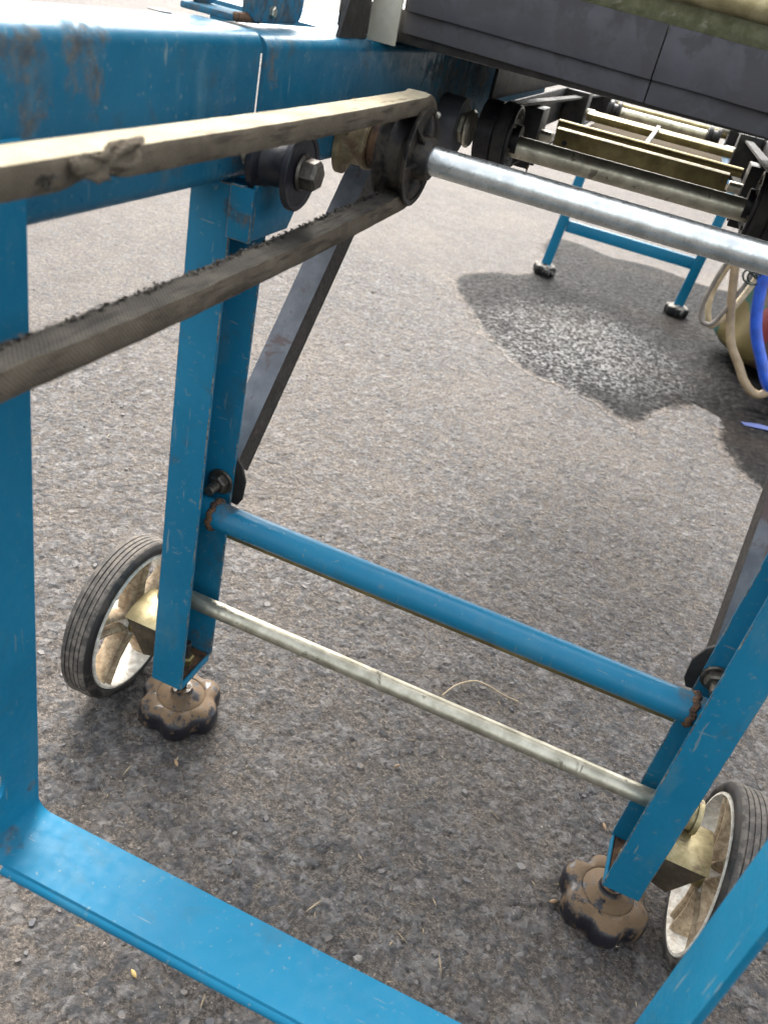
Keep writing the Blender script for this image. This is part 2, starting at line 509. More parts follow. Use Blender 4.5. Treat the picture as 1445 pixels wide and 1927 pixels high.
def thing(name, label, cat, loc, group=None):
    o = bpy.data.objects.new(name, None)
    COL.objects.link(o)
    o.location = loc
    o['_o'] = list(loc)
    o.empty_display_size = .05
    o['label'] = label
    o['category'] = cat
    if group:
        o['group'] = group
    return o


def tag(o, label, cat=None, group=None, kind=None):
    o['label'] = label
    if cat:
        o['category'] = cat
    if group:
        o['group'] = group
    if kind:
        o['kind'] = kind
    return o


def arc(cx, cy, r, a0, a1, n):
    return [(cx + r * math.cos(math.radians(a0 + (a1 - a0) * k / n)), cy + r * math.sin(math.radians(a0 + (a1 - a0) * k / n))) for k in range(n + 1)]


def spline(pts, n=10):
    pts = [Vector(p) for p in pts]
    P = [pts[0] * 2 - pts[1]] + pts + [pts[-1] * 2 - pts[-2]]
    out = []
    for i in range(1, len(P) - 2):
        for k in range(n):
            t = k / n
            a, b, c, d = P[i - 1], P[i], P[i + 1], P[i + 2]
            out.append(.5 * ((2 * b) + (c - a) * t + (2 * a - 5 * b + 4 * c - d) * t * t + (3 * b - a - 3 * c + d) * t ** 3))
    out.append(pts[-1])
    return out


XC = -0.0685                        # middle of the machine
def mx(x):                          # mirror across the middle
    return 2 * XC - x


def channel(x_web, s, y0, y1, z0, z1, depth, t=.003, rad=.008):
    """C channel along Y, web at x_web, flanges going in direction s"""
    mb = MB()
    o = [(x_web + s * depth, z1)] + [(x_web + s * rad - s * rad * math.sin(a), z1 - rad + rad * math.cos(a)) for a in [math.radians(15 * k) for k in range(7)]]
    o += [(x_web + s * rad - s * rad * math.cos(a), z0 + rad - rad * math.sin(a)) for a in [math.radians(15 * k) for k in range(7)]] + [(x_web + s * depth, z0)]
    r2 = rad - t
    i = [(x_web + s * depth, z0 + t)] + [(x_web + s * rad - s * r2 * math.cos(a), z0 + rad - r2 * math.sin(a)) for a in [math.radians(90 - 15 * k) for k in range(7)]]
    i += [(x_web + s * rad - s * r2 * math.sin(a), z1 - rad + r2 * math.cos(a)) for a in [math.radians(90 - 15 * k) for k in range(7)]] + [(x_web + s * depth, z1 - t)]
    poly = o + i
    n = len(poly)
    vs, fs = [], []
    ys = [y0, y1]
    for y in ys:
        vs += [(p[0], y, p[1]) for p in poly]
    fs = [(k, (k + 1) % n, n + (k + 1) % n, n + k) for k in range(n)]
    h = n // 2
    for base in (0, n):
        for k in range(h - 1):
            fs.append((base + k, base + k + 1, base + n - 2 - k, base + n - 1 - k))
    mb.add(vs, fs)
    return mb


def nut(mb, origin, axis, r, L, washer=0, hole=True, mi=0):
    a = Vector(axis).normalized()
    o = Vector(origin)
    if washer:
        mb.cyl(o, o + a * .0015, washer, 20, mi=mi)
        o = o + a * .0015
    mb.hexa(o, a, r, L, up=(.3, .2, .9), mi=mi)
    return mb

# ------------------------------------------------------------------ ground
class Field:
    """numpy cell and value noise used for the real relief of the asphalt"""
    def __init__(f, seed):
        f.r = np.random.RandomState(seed)
        f.jx, f.jy = f.r.rand(256, 256), f.r.rand(256, 256)
        f.v = f.r.rand(256, 256)
        f.h = f.r.rand(256, 256)

    def value(f, x, y, cell):
        u, w = x / cell + 900, y / cell + 900
        i, j = np.floor(u).astype(int), np.floor(w).astype(int)
        a, b = u - i, w - j
        a, b = a * a * (3 - 2 * a), b * b * (3 - 2 * b)
        V = lambda p, q: f.v[p % 256, q % 256]
        return (V(i, j) * (1 - a) + V(i + 1, j) * a) * (1 - b) + (V(i, j + 1) * (1 - a) + V(i + 1, j + 1) * a) * b

    def cells(f, x, y, cell):
        u, w = x / cell + 900, y / cell + 900
        i, j = np.floor(u).astype(int), np.floor(w).astype(int)
        d1 = np.full(x.shape, 9.0)
        d2 = np.full(x.shape, 9.0)
        cid = np.zeros(x.shape)
        for p in (-1, 0, 1):
            for q in (-1, 0, 1):
                ii, jj = (i + p) % 256, (j + q) % 256
                asp = .65 + .7 * f.h[jj, ii]
                dx = (i + p + f.jx[ii, jj] - u) * asp
                dy = (j + q + f.jy[ii, jj] - w) / asp
                d = np.abs(dx) ** 1.7 + np.abs(dy) ** 1.7
                near = d < d1
                d2 = np.where(near, d1, np.minimum(d2, d))
                cid = np.where(near, f.h[ii, jj], cid)
                d1 = np.where(near, d, d1)
        return d1, d2, cid


def sm(x, a, b):
    t = np.clip((x - a) / (b - a), 0, 1)
    return t * t * (3 - 2 * t)


def asphalt_height(x, y):
    F1, F2, F3 = Field(1), Field(2), Field(3)
    wx = x + .006 * (F3.value(x, y, .012) - .5)
    wy = y + .006 * (F3.value(y, x, .012) - .5)
    h = np.zeros(x.shape)
    mask = np.zeros(x.shape)
    rid = np.zeros(x.shape)
    for F, cell, thr, amp in ((F1, .0140, .52, .0018), (F2, .0080, .46, .0013)):
        d1, d2, cid = F.cells(wx, wy, cell)
        m = sm(d2 - d1, .05, .22) * sm(cid, thr, thr + .02)
        cover = sm(F.value(x, y, .05), .25, .5)
        m = m * (.55 + .45 * cover)
        h = np.maximum(h, m * amp * (.5 + ((cid * 37) % 1)))
        mask = np.maximum(mask, m)
        rid = np.where(m > .3, (cid * 91) % 1, rid)
    v = np.zeros(x.shape)
    for c, a in ((.0052, .0011), (.0098, .0011), (.020, .0010), (.06, .0012), (.17, .0012)):
        v += a * (F3.value(x + c * 13, y - c * 7, c) - .5) * 2
    crack = sm(F1.value(x * .8 + y * .6, y * .8 - x * .6, .0085), .22, .05)
    return .62 * h + v * .46 - .0013 * crack * (1 - mask), mask, rid


def axis_lines(segs):
    out = []
    for a, b, st in segs:
        n = max(1, int(round((b - a) / st)))
        out += [a + (b - a) * k / n for k in range(n)]
    out.append(segs[-1][1])
    return np.array(out)


def grid_mesh(name, gx, gy, z, keep=None, cols=None):
    nx, ny = len(gx), len(gy)
    X, Y = np.meshgrid(gx, gy)
    co = np.stack([X.ravel(), Y.ravel(), z.ravel()], 1).astype(np.float32)
    ii, jj = np.meshgrid(np.arange(nx - 1), np.arange(ny - 1))
    a = (jj * nx + ii).ravel()
    q = np.stack([a, a + 1, a + 1 + nx, a + nx], 1)
    if keep is not None:
        q = q[keep.ravel()]
        used = np.unique(q)
        remap = np.zeros(len(co), int)
        remap[used] = np.arange(len(used))
        co = co[used]
        q = remap[q]
        if cols is not None:
            cols = cols[used]
    me = bpy.data.meshes.new(name)
    me.vertices.add(len(co))
    me.vertices.foreach_set('co', co.ravel())
    me.loops.add(q.size)
    me.loops.foreach_set('vertex_index', q.ravel().astype(np.int32))
    me.polygons.add(len(q))
    me.polygons.foreach_set('loop_start', (np.arange(len(q)) * 4).astype(np.int32))
    me.update(calc_edges=True)
    me.validate()
    if cols is not None:
        at = me.color_attributes.new('chips', 'FLOAT_COLOR', 'POINT')
        at.data.foreach_set('color', cols.astype(np.float32).ravel())
    me.shade_smooth()
    o = bpy.data.objects.new(name, me)
    COL.objects.link(o)
    return o


gx = axis_lines([(-60, -10, 10), (-10, -2, 1), (-2, -.95, .15), (-.95, .36, .0024), (.36, 1, .08), (1, 6, 1), (6, 60, 9)])
gy = axis_lines([(-40, -4, 9), (-4, 0, .5), (0, .22, .05), (.22, 1.1, .0024), (1.1, 2.3, .0045), (2.3, 4, .1), (4, 12, 1), (12, 120, 12)])
X_, Y_ = np.meshgrid(gx, gy)
hh, mk, rd = asphalt_height(X_, Y_)
fade = sm(X_, -.95, -.90) * (1 - sm(X_, .33, .36)) * sm(Y_, .22, .25) * (1 - sm(Y_, 2.1, 2.3))
hh = hh * fade
cols_ = np.stack([mk * fade, rd, fade, np.ones_like(mk)], -1).reshape(-1, 4)
ground = grid_mesh('ground', gx, gy, hh, cols=cols_)
ground.data.materials.append(M['asphalt'])
ground['kind'] = 'structure'
ground['label'] = 'worn grey brown asphalt with exposed stone chips'

# wet patch: irregular film lying over the rough stones
wet_pts = [(-.534, 2.217), (-.42, 2.02), (-.33, 1.85), (-.231, 1.735), (-.15, 1.70), (-.025, 1.694), (.01, 1.62), (.072, 1.60), (.10, 1.72),
           (.17, 1.86), (.205, 1.84), (.215, 1.72), (.25, 1.60), (.298, 1.53), (.40, 1.46), (.62, 1.55), (.9, 1.9), (1.0, 2.5), (.8, 3.1), (.5, 3.35),
           (.20, 3.05), (.06, 3.05), (-.05, 3.08), (-.18, 3.02), (-.30, 3.10), (-.42, 3.05), (-.40, 2.80), (-.33, 2.58), (-.42, 2.42), (-.50, 2.33)]
loop = spline([(x, y, 0) for x, y in wet_pts + [wet_pts[0]]], 16)[:-1]
px_ = np.array([p.x for p in loop])
py_ = np.array([p.y for p in loop])
wgx = axis_lines([(-.58, 1.05, .0042)])
wgy = axis_lines([(1.40, 3.40, .0050)])
WX, WY = np.meshgrid(wgx, wgy)
FW = Field(17)
ex = WX + .055 * (FW.value(WX + 9, WY, .10) - .5) + .034 * (FW.value(WX, WY, .045) - .5) + .022 * (FW.value(WY, WX, .016) - .5) + .012 * (FW.value(WX + 3, WY, .006) - .5)
ey = WY + .055 * (FW.value(WX + 6, WY + 1, .10) - .5) + .034 * (FW.value(WX + 5, WY + 2, .045) - .5) + .022 * (FW.value(WY + 4, WX, .016) - .5) + .012 * (FW.value(WX, WY + 3, .006) - .5)
inside = np.zeros(WX.shape, bool)
for k in range(len(px_)):
    x0, y0, x1, y1 = px_[k], py_[k], px_[k - 1], py_[k - 1]
    if y0 == y1:
        continue
    cond = ((y0 > ey) != (y1 > ey)) & (ex < (x1 - x0) * (ey - y0) / (y1 - y0) + x0)
    inside ^= cond
d1, d2, cid = FW.cells(WX, WY, .0135)
d1b, d2b, cidb = Field(18).cells(WX, WY, .0085)
keep = inside[:-1, :-1] & inside[1:, 1:] & inside[1:, :-1] & inside[:-1, 1:]
soft = inside.astype(float)
for _ in range(9):
    for ax in (0, 1):
        soft = (soft + np.roll(soft, 2, ax) + np.roll(soft, -2, ax) + np.roll(soft, 4, ax) + np.roll(soft, -4, ax)) / 5
edge = sm(soft, .45, .95)
gh, _a, _b = asphalt_height(WX, WY)
wf = (1 - sm(WX, .33, .36)) * (1 - sm(WY, 2.1, 2.3))
wz = edge * (.0024 * np.exp(-d1 * 3.2) * (.25 + cid) + .0013 * np.exp(-d1b * 3.0) * (.3 + cidb)) + gh * wf * (.5 + .5 * (1 - edge)) + .0007 + .0009 * edge
wcol = np.stack([cid, cidb, np.clip((soft - .5) * 2, 0, 1), np.ones_like(cid)], -1).reshape(-1, 4)
wp = grid_mesh('wet_patch', wgx, wgy, wz, keep=keep, cols=wcol)
wp.data.materials.append(M['wet'])
wp['kind'] = 'structure'
wp['label'] = 'dark wet patch of spilled water on the asphalt'

# stone chips half sunk in the asphalt
def chips(name, n, sel, smin, smax, mat, seed, label):
    r = random.Random(seed)
    mb = MB()
    for _ in range(n):
        x, y = sel(r)
        sz = smin * (smax / smin) ** (r.random() ** 1.6)
        k = r.randint(5, 7)
        a0 = r.random() * 6.28
        asp = r.uniform(.55, 1.0)
        rot = r.random() * 3.14
        hgt = sz * r.uniform(.03, .16)
        tx, ty = r.uniform(-.18, .18), r.uniform(-.18, .18)
        ring = []
        for i in range(k):
            a = a0 + 6.283 * (i + r.uniform(-.28, .28)) / k
            q = r.uniform(.75, 1.1) * sz
            px, py = q * math.cos(a), q * asp * math.sin(a)
            ring.append((px * math.cos(rot) - py * math.sin(rot), px * math.sin(rot) + py * math.cos(rot)))
        vs = [(x + p[0] * 1.08, y + p[1] * 1.08, -.002) for p in ring]
        vs += [(x + p[0] * .80, y + p[1] * .80, .0012 + hgt + tx * p[0] + ty * p[1]) for p in ring]
        fs = [(i, (i + 1) % k, k + (i + 1) % k, k + i) for i in range(k)] + [tuple(range(k, 2 * k))]
        mb.add(vs, fs)
    o = mb.build(name, mat, smooth=0)
    o['kind'] = 'stuff'
    o['label'] = label
    return o


g = G('stone_chip')
isl = g.t.nodes[2].outputs['Random Per Island']
c = g.mix(isl, (.055, .057, .064), (.125, .120, .118))
c = g.mix(g.math('MULTIPLY', g.ramp(g.noise(150, 6, .68), .42, .60), .8), c, (.122, .102, .085))
g.set(c, rough=.72, spec=.4)
g.bump(g.noise(420, 5, .7), .5, .0012)
M['chip'] = g.m

def near_sel(r):
    y = .15 + (r.random() ** 1.5) * 2.0
    return r.uniform(-.55 - .45 * y, .30 + .05 * y), y

chips('stone_chips', 700, near_sel, .0020, .0062, 'chip', 3, 'small angular stone chips set in the asphalt')

# ------------------------------------------------------------------ front frame (extension): two beams, bent strap stand
ff = thing('front_frame', 'blue steel frame section in the foreground with bent flat strap as its foot', 'machine frame', (XC, .29, .12))
ZT, ZB = .604, .519
for side in (0, 1):
    xw = -.270 if side == 0 else mx(-.270)
    s = -1 if side == 0 else 1
    channel(xw, s, -.55, .516, ZB, ZT, .045).build('beam', 'blue_beam', ff, smooth=30)
# bent strap: post, bottom strip, post in one swept sheet
xl, xr = -.2675, .1345
rb = .013
zb = .118
path = [(xl, .285, .56), (xl, .285, .40), (xl, .285, .22)]
path_low = [(xl + rb - rb * math.cos(a), .285, zb + rb - rb * math.sin(a)) for a in [math.radians(15 * k) for k in range(7)]]
path_r = [(xr - rb + rb * math.sin(a), .285, zb + rb - rb * math.cos(a)) for a in [math.radians(15 * k) for k in range(7)]]
strip = MB()
strip.sweep([(xl, .285, .166)] + path_low + [(-.15, .285, zb), (0, .285, zb)] + path_r + [(xr, .285, .30), (xr, .285, .56)],
            [(-.0225, -.0018), (-.0235, 0), (-.0225, .0018), (.0225, .0018), (.0235, 0), (.0225, -.0018)], (0, 1, 0))
strip.build('strap', 'blue_strap', ff, smooth=40)
ph = MB()
ph.plate_hole([(.262, .166), (.308, .166), (.308, .56), (.262, .56)], 0, xl - .0018, xl + .0018, (.272, .178), .006, 24, .011)
o = ph.build('post', 'blue_strap', ff, smooth=30)
# rolled lower lip along the near edge of the strap
lip = MB()
lip.tube([(xl + .012, .2618, zb - .0035), (-.2, .2618, zb - .0035), (0, .2618, zb - .0035), (xr - .012, .2618, zb - .0035)], .0036, 12)
lip.build('rolled_lip', 'blue_strap', ff)
sl_ = MB()
sl_.lathe([(0, .007), (.0006, .007)], (-.3185, .481, ZT + .0002), (0, 0, 1), 24)
sl_.build('hole_plug', 'black', ff)
cross = MB().box(XC - .199, XC + .199, -.54, -.51, .53, .58)
cross.build('cross_member', 'blue_beam', ff, bevel=.002)
# hinge lugs on the beam end
hg = MB().box(-.337, -.300, .530, .566, ZT + .0005, ZT + .0045)
hb = hg.build('hinge_base', 'blue_hinge', ff, bevel=.001)
def lug_poly(y0, y1, z0, z1):
    r = (y1 - y0) / 2
    return [(y0, z0 + .006), (y0 + .002, z0 + .002), (y0 + .006, z0)] + [(y1 - .010 + .010 * math.sin(math.radians(a)), z0 + .010 - .010 * math.cos(math.radians(a))) for a in (0, 20, 40, 60, 80)] + \
           [((y0 + y1) / 2 + r * math.cos(math.radians(a)), z1 - r + r * math.sin(math.radians(a))) for a in range(0, 181, 15)]
MB().prism(lug_poly(.538, .566, ZT + .004, .67), 0, -.336, -.331).build('hinge_lug', 'blue_hinge', hb, bevel=.0012)
MB().prism(lug_poly(.548, .592, ZT + .001, .67), 0, -.304, -.296).build('hinge_lug', 'blue_hinge', hb, bevel=.0018)
wb = MB()
for k in range(26):
    wb.lathe([(-.0022, .0006), (-.001, .0024), (.001, .0026), (.0022, .0006)], (-.3, .534 + k * .0013, ZT + .003 + .0006 * math.sin(k * 2.1)), (0, 1, 0), 8)
wb.build('weld_bead', 'rust', hb)
MB().hexa((-.296, .574, .612), (1, 0, 0), .0035, .003).build('bolt', 'zinc_bolt', hb)
MB().hexa((-.296, .573, .652), (1, 0, 0), .006, .005).build('bolt', 'bolt', hb)

# ------------------------------------------------------------------ seeder frame: beams, legs, wheels, shaft
sf = thing('machine_frame', 'blue steel machine frame on two channel legs with small wheels and knob feet', 'machine frame', (XC, .53, 0))
for side in (0, 1):
    xw = -.270 if side == 0 else mx(-.270)
    s = -1 if side == 0 else 1
    channel(xw, s, .5235, 1.45, ZB - .002, ZT - .002, .045).build('beam', 'blue_beam', sf, smooth=30)
MB().prism(lug_poly(.588, .632, ZT + .001, .672), 0, -.308, -.301).build('hinge_lug', 'blue_hinge', sf, bevel=.0018)
MB().hexa((-.301, .608, .640), (1, 0, 0), .006, .004).build('bolt', 'bolt', sf)
MB().prism([(-.4200, .572), (-.3160, .572), (-.3160, ZT - .002), (-.4200, ZT - .002)], 1, .705, 1.20).build('side_shelf', 'blue_beam', sf, bevel=.002)


def wheel(side):
    sgn = -1 if side == 0 else 1
    xi = -.343 if side == 0 else mx(-.340)        # inner face
    c = Vector((xi, .540, .082))
    ax = Vector((sgn, 0, 0))                       # from inner face outwards
    Rr = .082
    w = .030
    prof = [(.004, .0690), (.001, .0705), (.0, .0735), (.001, .0775), (.0035, .0798)]
    x = .0045
    while x < w - .005:
        prof += [(x, .0812), (x + .0030, .0816), (x + .0033, .0800), (x + .0043, .0800)]
        x += .0046
    prof += [(w - .0035, .0798), (w - .001, .0775), (w, .0735), (w - .001, .0705), (w - .004, .0690)]
    wh = MB()
    wh.lathe([(.003, .0698), (.0005, .0692), (.0000, .0668), (.003, .0655), (.012, .0645), (w - .012, .0645), (w - .003, .0655), (w, .0668), (w - .0005, .0692), (w - .003, .0698)],
             c, ax, 72, closed=True)
    rim = wh.build('wheel', 'white_wheel', sf, smooth=40)
    rim['label'] = 'dirty white plastic wheel outside the ' + ('far left leg' if side == 0 else 'right leg')
    mis = [1 if 4 <= q < len(prof) - 6 else 0 for q in range(len(prof))]
    MB().lathe(prof, c, ax, 96, closed=True, mis=mis).build('tyre', ['tyre', 'tread'], rim, smooth=50)
    MB().lathe([(.004, .0085), (.004, .0145), (.007, .016), (w - .007, .016), (w - .004, .0145), (w - .004, .0085)], c, ax, 36, closed=True).build('hub', 'white_wheel', rim)
    for k in range(5):
        a = math.radians(72 * k + (-62 if side == 0 else 50))
        for d in (-1, 1):
            ah = a + d * math.radians(30)
            ar = a + d * math.radians(6)
            p0 = c + ax * (w * .42) + Vector((0, math.cos(ah), math.sin(ah))) * .0135
            p1 = c + ax * (w * .42) + Vector((0, math.cos(ar), math.sin(ar))) * .0656
            t = (p1 - p0).normalized()
            q = ax.cross(t)
            vs = []
            for p, hw, hx in ((p0, .0046, .0095), (p0.lerp(p1, .5), .0038, .0085), (p1, .0046, .0110)):
                for m in range(10):
                    th = 2 * math.pi * m / 10
                    vs.append(p + q * hw * math.cos(th) + ax * hx * math.sin(th))
            fs = [(i * 10 + m, i * 10 + (m + 1) % 10, (i + 1) * 10 + (m + 1) % 10, (i + 1) * 10 + m) for i in range(2) for m in range(10)]
            MB().add(vs, fs).build('spoke', 'spoke', rim, smooth=60)
    MB().lathe([(-.004, .0090), (-.0035, .0115), (.004, .0125), (.0055, .0100)], c, ax, 28).build('hub_cap', 'gold_dull', rim)
    MB().cyl(c + ax * -.03, c + ax * (w + .002), .0078, 20).build('axle_stub', 'gold', rim)
    return rim


def knob(x, y, mat, parent, rot=0, z0=0.0, sc=1.0):
    def lob(base):
        return lambda th: sc * (base + .0008 + .0034 * math.cos(6 * th + rot) - .0007 * math.cos(12 * th + 2 * rot))
    m = MB()
    m.lathe([(0, lob(.030)), (.002, lob(.0345)), (.006, lob(.0368)), (.018, lob(.0372)), (.0235, lob(.0360)), (.0262, lob(.0330)), (.0278, lob(.0285)),
             (.0282, lambda th: sc * .024), (.0272, lambda th: sc * .0228), (.0290, lambda th: sc * .021), (.0312, lambda th: sc * .012), (.0325, lambda th: sc * .0102), (.038, lambda th: sc * .0095)],
            (x, y, z0), (0, 0, 1), 96)
    k = m.build('foot_knob', mat, parent, smooth=50)
    MB().cyl((x, y, z0 + .036), (x, y, z0 + .095), .0048 * sc, 16).build('threaded_stud', 'dark_steel', k)
    return k


Y0, Y1 = .498, .552
for side in (0, 1):
    def X(x):
        return x if side == 0 else mx(x)
    # C channel leg open to the inside
    t = .003
    poly = [(X(-.269), Y0), (X(-.300), Y0), (X(-.300), Y1), (X(-.2685), Y1), (X(-.2685), Y1 - t), (X(-.297), Y1 - t), (X(-.297), Y0 + t), (X(-.269), Y0 + t)]
    lg = MB()
    n = len(poly)
    zt = ZB - .001
    low = [.066, .066, .068, .070, .070, .068, .066, .066]
    vs = [(p[0], p[1], z) for p, z in zip(poly, low)] + [(p[0], p[1], zt) for p in poly]
    fs = [(i, (i + 1) % n, n + (i + 1) % n, n + i) for i in range(n)]
    for b in (0, n):
        fs += [(b + 0, b + 1, b + 6, b + 7), (b + 1, b + 2, b + 5, b + 6), (b + 2, b + 3, b + 4, b + 5)]
    lg.add(vs, fs)
    leg = lg.build('leg', 'blue_leg', sf, bevel=.0007, smooth=35, wear='edge_wear')
    leg['label'] = 'blue channel leg ' + ('with white wheel behind, under the left beam' if side == 0 else 'at the right edge')
    xa, xb = sorted((X(-.2965), X(-.2715)))
    MB().box(xa, xb, Y0 + .0035, Y1 - .0035, .0685, .0715).build('foot_plate', 'rust', leg, bevel=.0006)
    xa, xb = sorted((X(-.2712), X(-.2695)))
    MB().box(xa, xb, Y0 + .0035, Y1 - .0035, .0640, .0725).build('foot_lip', 'blue_leg', leg, bevel=.0004)
    nb = MB()
    nut(nb, (X(-.284), .528, .0716), (0, 0, 1), .0085, .008)
    nb.build('nut', 'gold_dull', leg)
    knob(X(-.2840), .528, 'mud_knob', sf, rot=.6 if side == 0 else 1.9, z0=0)
    # gusset bracket under the beam
    gx0, gx1 = sorted((X(-.2685), X(-.2515)))
    gb = MB().box(gx0, gx1, .4925, .4965, .486, .520)
    gus = gb.build('gusset', 'blue_leg', sf, bevel=.0006, wear='edge_wear')
    gx0, gx1 = sorted((X(-.2515), X(-.2545)))
    MB().prism([(.4966, .487), (.548, .487), (.556, .497), (.556, .522), (.4966, .522)], 0, gx0, gx1).build('gusset_side', 'blue_leg', gus, bevel=.0006, wear='edge_wear')
    # diagonal brace: angle iron from the leg up to the beam
    p0 = Vector((0, .5545, .286))
    p1 = Vector((0, .757, .517))
    d = (p1 - p0).normalized()
    up = Vector((0, -d.z, d.y))            # towards front and up
    br = MB()
    th = .003
    w1 = .028
    xin = X(-.269)
    xo = X(-.291)
    s = 1 if side == 0 else -1
    sec = [(xo, 0), (xin, 0), (xin, -w1), (xin - s * th, -w1), (xin - s * th, -th), (xo, -th)]
    vs, fs = [], []
    for p in (p0, p1):
        for a, b in sec:
            vs.append((a, p.y + up.y * b, p.z + up.z * b))
    for i in range(6):
        fs.append((i, (i + 1) % 6, 6 + (i + 1) % 6, 6 + i))
    fs += [(0, 1, 4, 5), (1, 2, 3, 4), (6, 7, 10, 11), (7, 8, 9, 10)]
    br.add(vs, fs)
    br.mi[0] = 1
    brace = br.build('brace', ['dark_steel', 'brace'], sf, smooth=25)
    tab = MB()
    tab.prism([(X(-.290), .247), (X(-.264), .245), (X(-.2600), .252), (X(-.2590), .270), (X(-.2640), .284), (X(-.2700), .290), (X(-.290), .285)], 1, .5530, .5562)
    tab.build('brace_tab', 'dark_steel', brace, bevel=.0008)
    bl = MB()
    bl.cyl((X(-.279), .5488, .266), (X(-.279), .5465, .266), .0115, 28)
    bl.hexa((X(-.279), .5465, .266), (0, -1, 0), .0085, .007, up=(.2, 0, 1))
    bl.cyl((X(-.279), .541, .266), (X(-.279), .528, .266), .0042, 16)
    bl.build('bolt', 'bolt', sf)
    # wheel bracket: folded plate between leg and wheel
    s2 = -1 if side == 0 else 1
    x0 = X(-.3005)
    x1 = x0 + s2 * .036
    a0, a1 = sorted((x0, x1))
    wbk = MB()
    yz = [(.5050, .1165), (.514, .1215), (.534, .1245), (.549, .122), (.549, .1195), (.534, .1220), (.515, .1190), (.5070, .1145)]
    wbk.prism(yz, 0, a0, a1)
    bk = wbk.build('wheel_bracket', 'gold_clean', sf, bevel=.0004, smooth=25)
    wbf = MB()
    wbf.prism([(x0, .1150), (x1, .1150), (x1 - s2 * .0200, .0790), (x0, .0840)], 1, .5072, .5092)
    wbf.build('front_plate', 'bracket_shade', bk, bevel=.0004, smooth=25)
    cl = MB()
    cl.cyl((x0 + s2 * .004, .542, .136), (x0 + s2 * .016, .542, .136), .0125, 24)
    cl.lathe([(0, .0148), (.002, .0152), (.004, .0148)], (x0 + s2 * .018, .542, .136), (-s2, 0, 0), 24)
    cl.build('collar', 'gold_clean', bk)
    wheel(side)

xi0, xi1 = -.2965, mx(-.2965)
MB().cyl((xi0, .525, .249), (xi1, .525, .249), .0118, 40).build('cross_tube', 'blue_tube', sf)
for x in (-.2700, mx(-.2700)):
    w = MB()
    s = 1 if x < 0 else -1
    for k in range(34):
        a = 6.283 * k / 34
        w.lathe([(-.0028, .0005), (-.001, .0022), (.001, .0023), (.0028, .0006)], (x + s * .0015 + .0008 * math.sin(k * 1.7), .525 + .0122 * math.cos(a), .249 + .0122 * math.sin(a)), (1, 0, 0), 8)
    w.build('weld_bead', 'rust', sf)
MB().cyl((xi0, .530, .146), (xi1, .530, .146), .0078, 32).build('axle_rod', 'gold', sf)
MB().cyl((-.2990, .568, .206), (mx(-.2990), .568, .206), .0075, 28).build('tie_rod', 'gold_dull', sf)

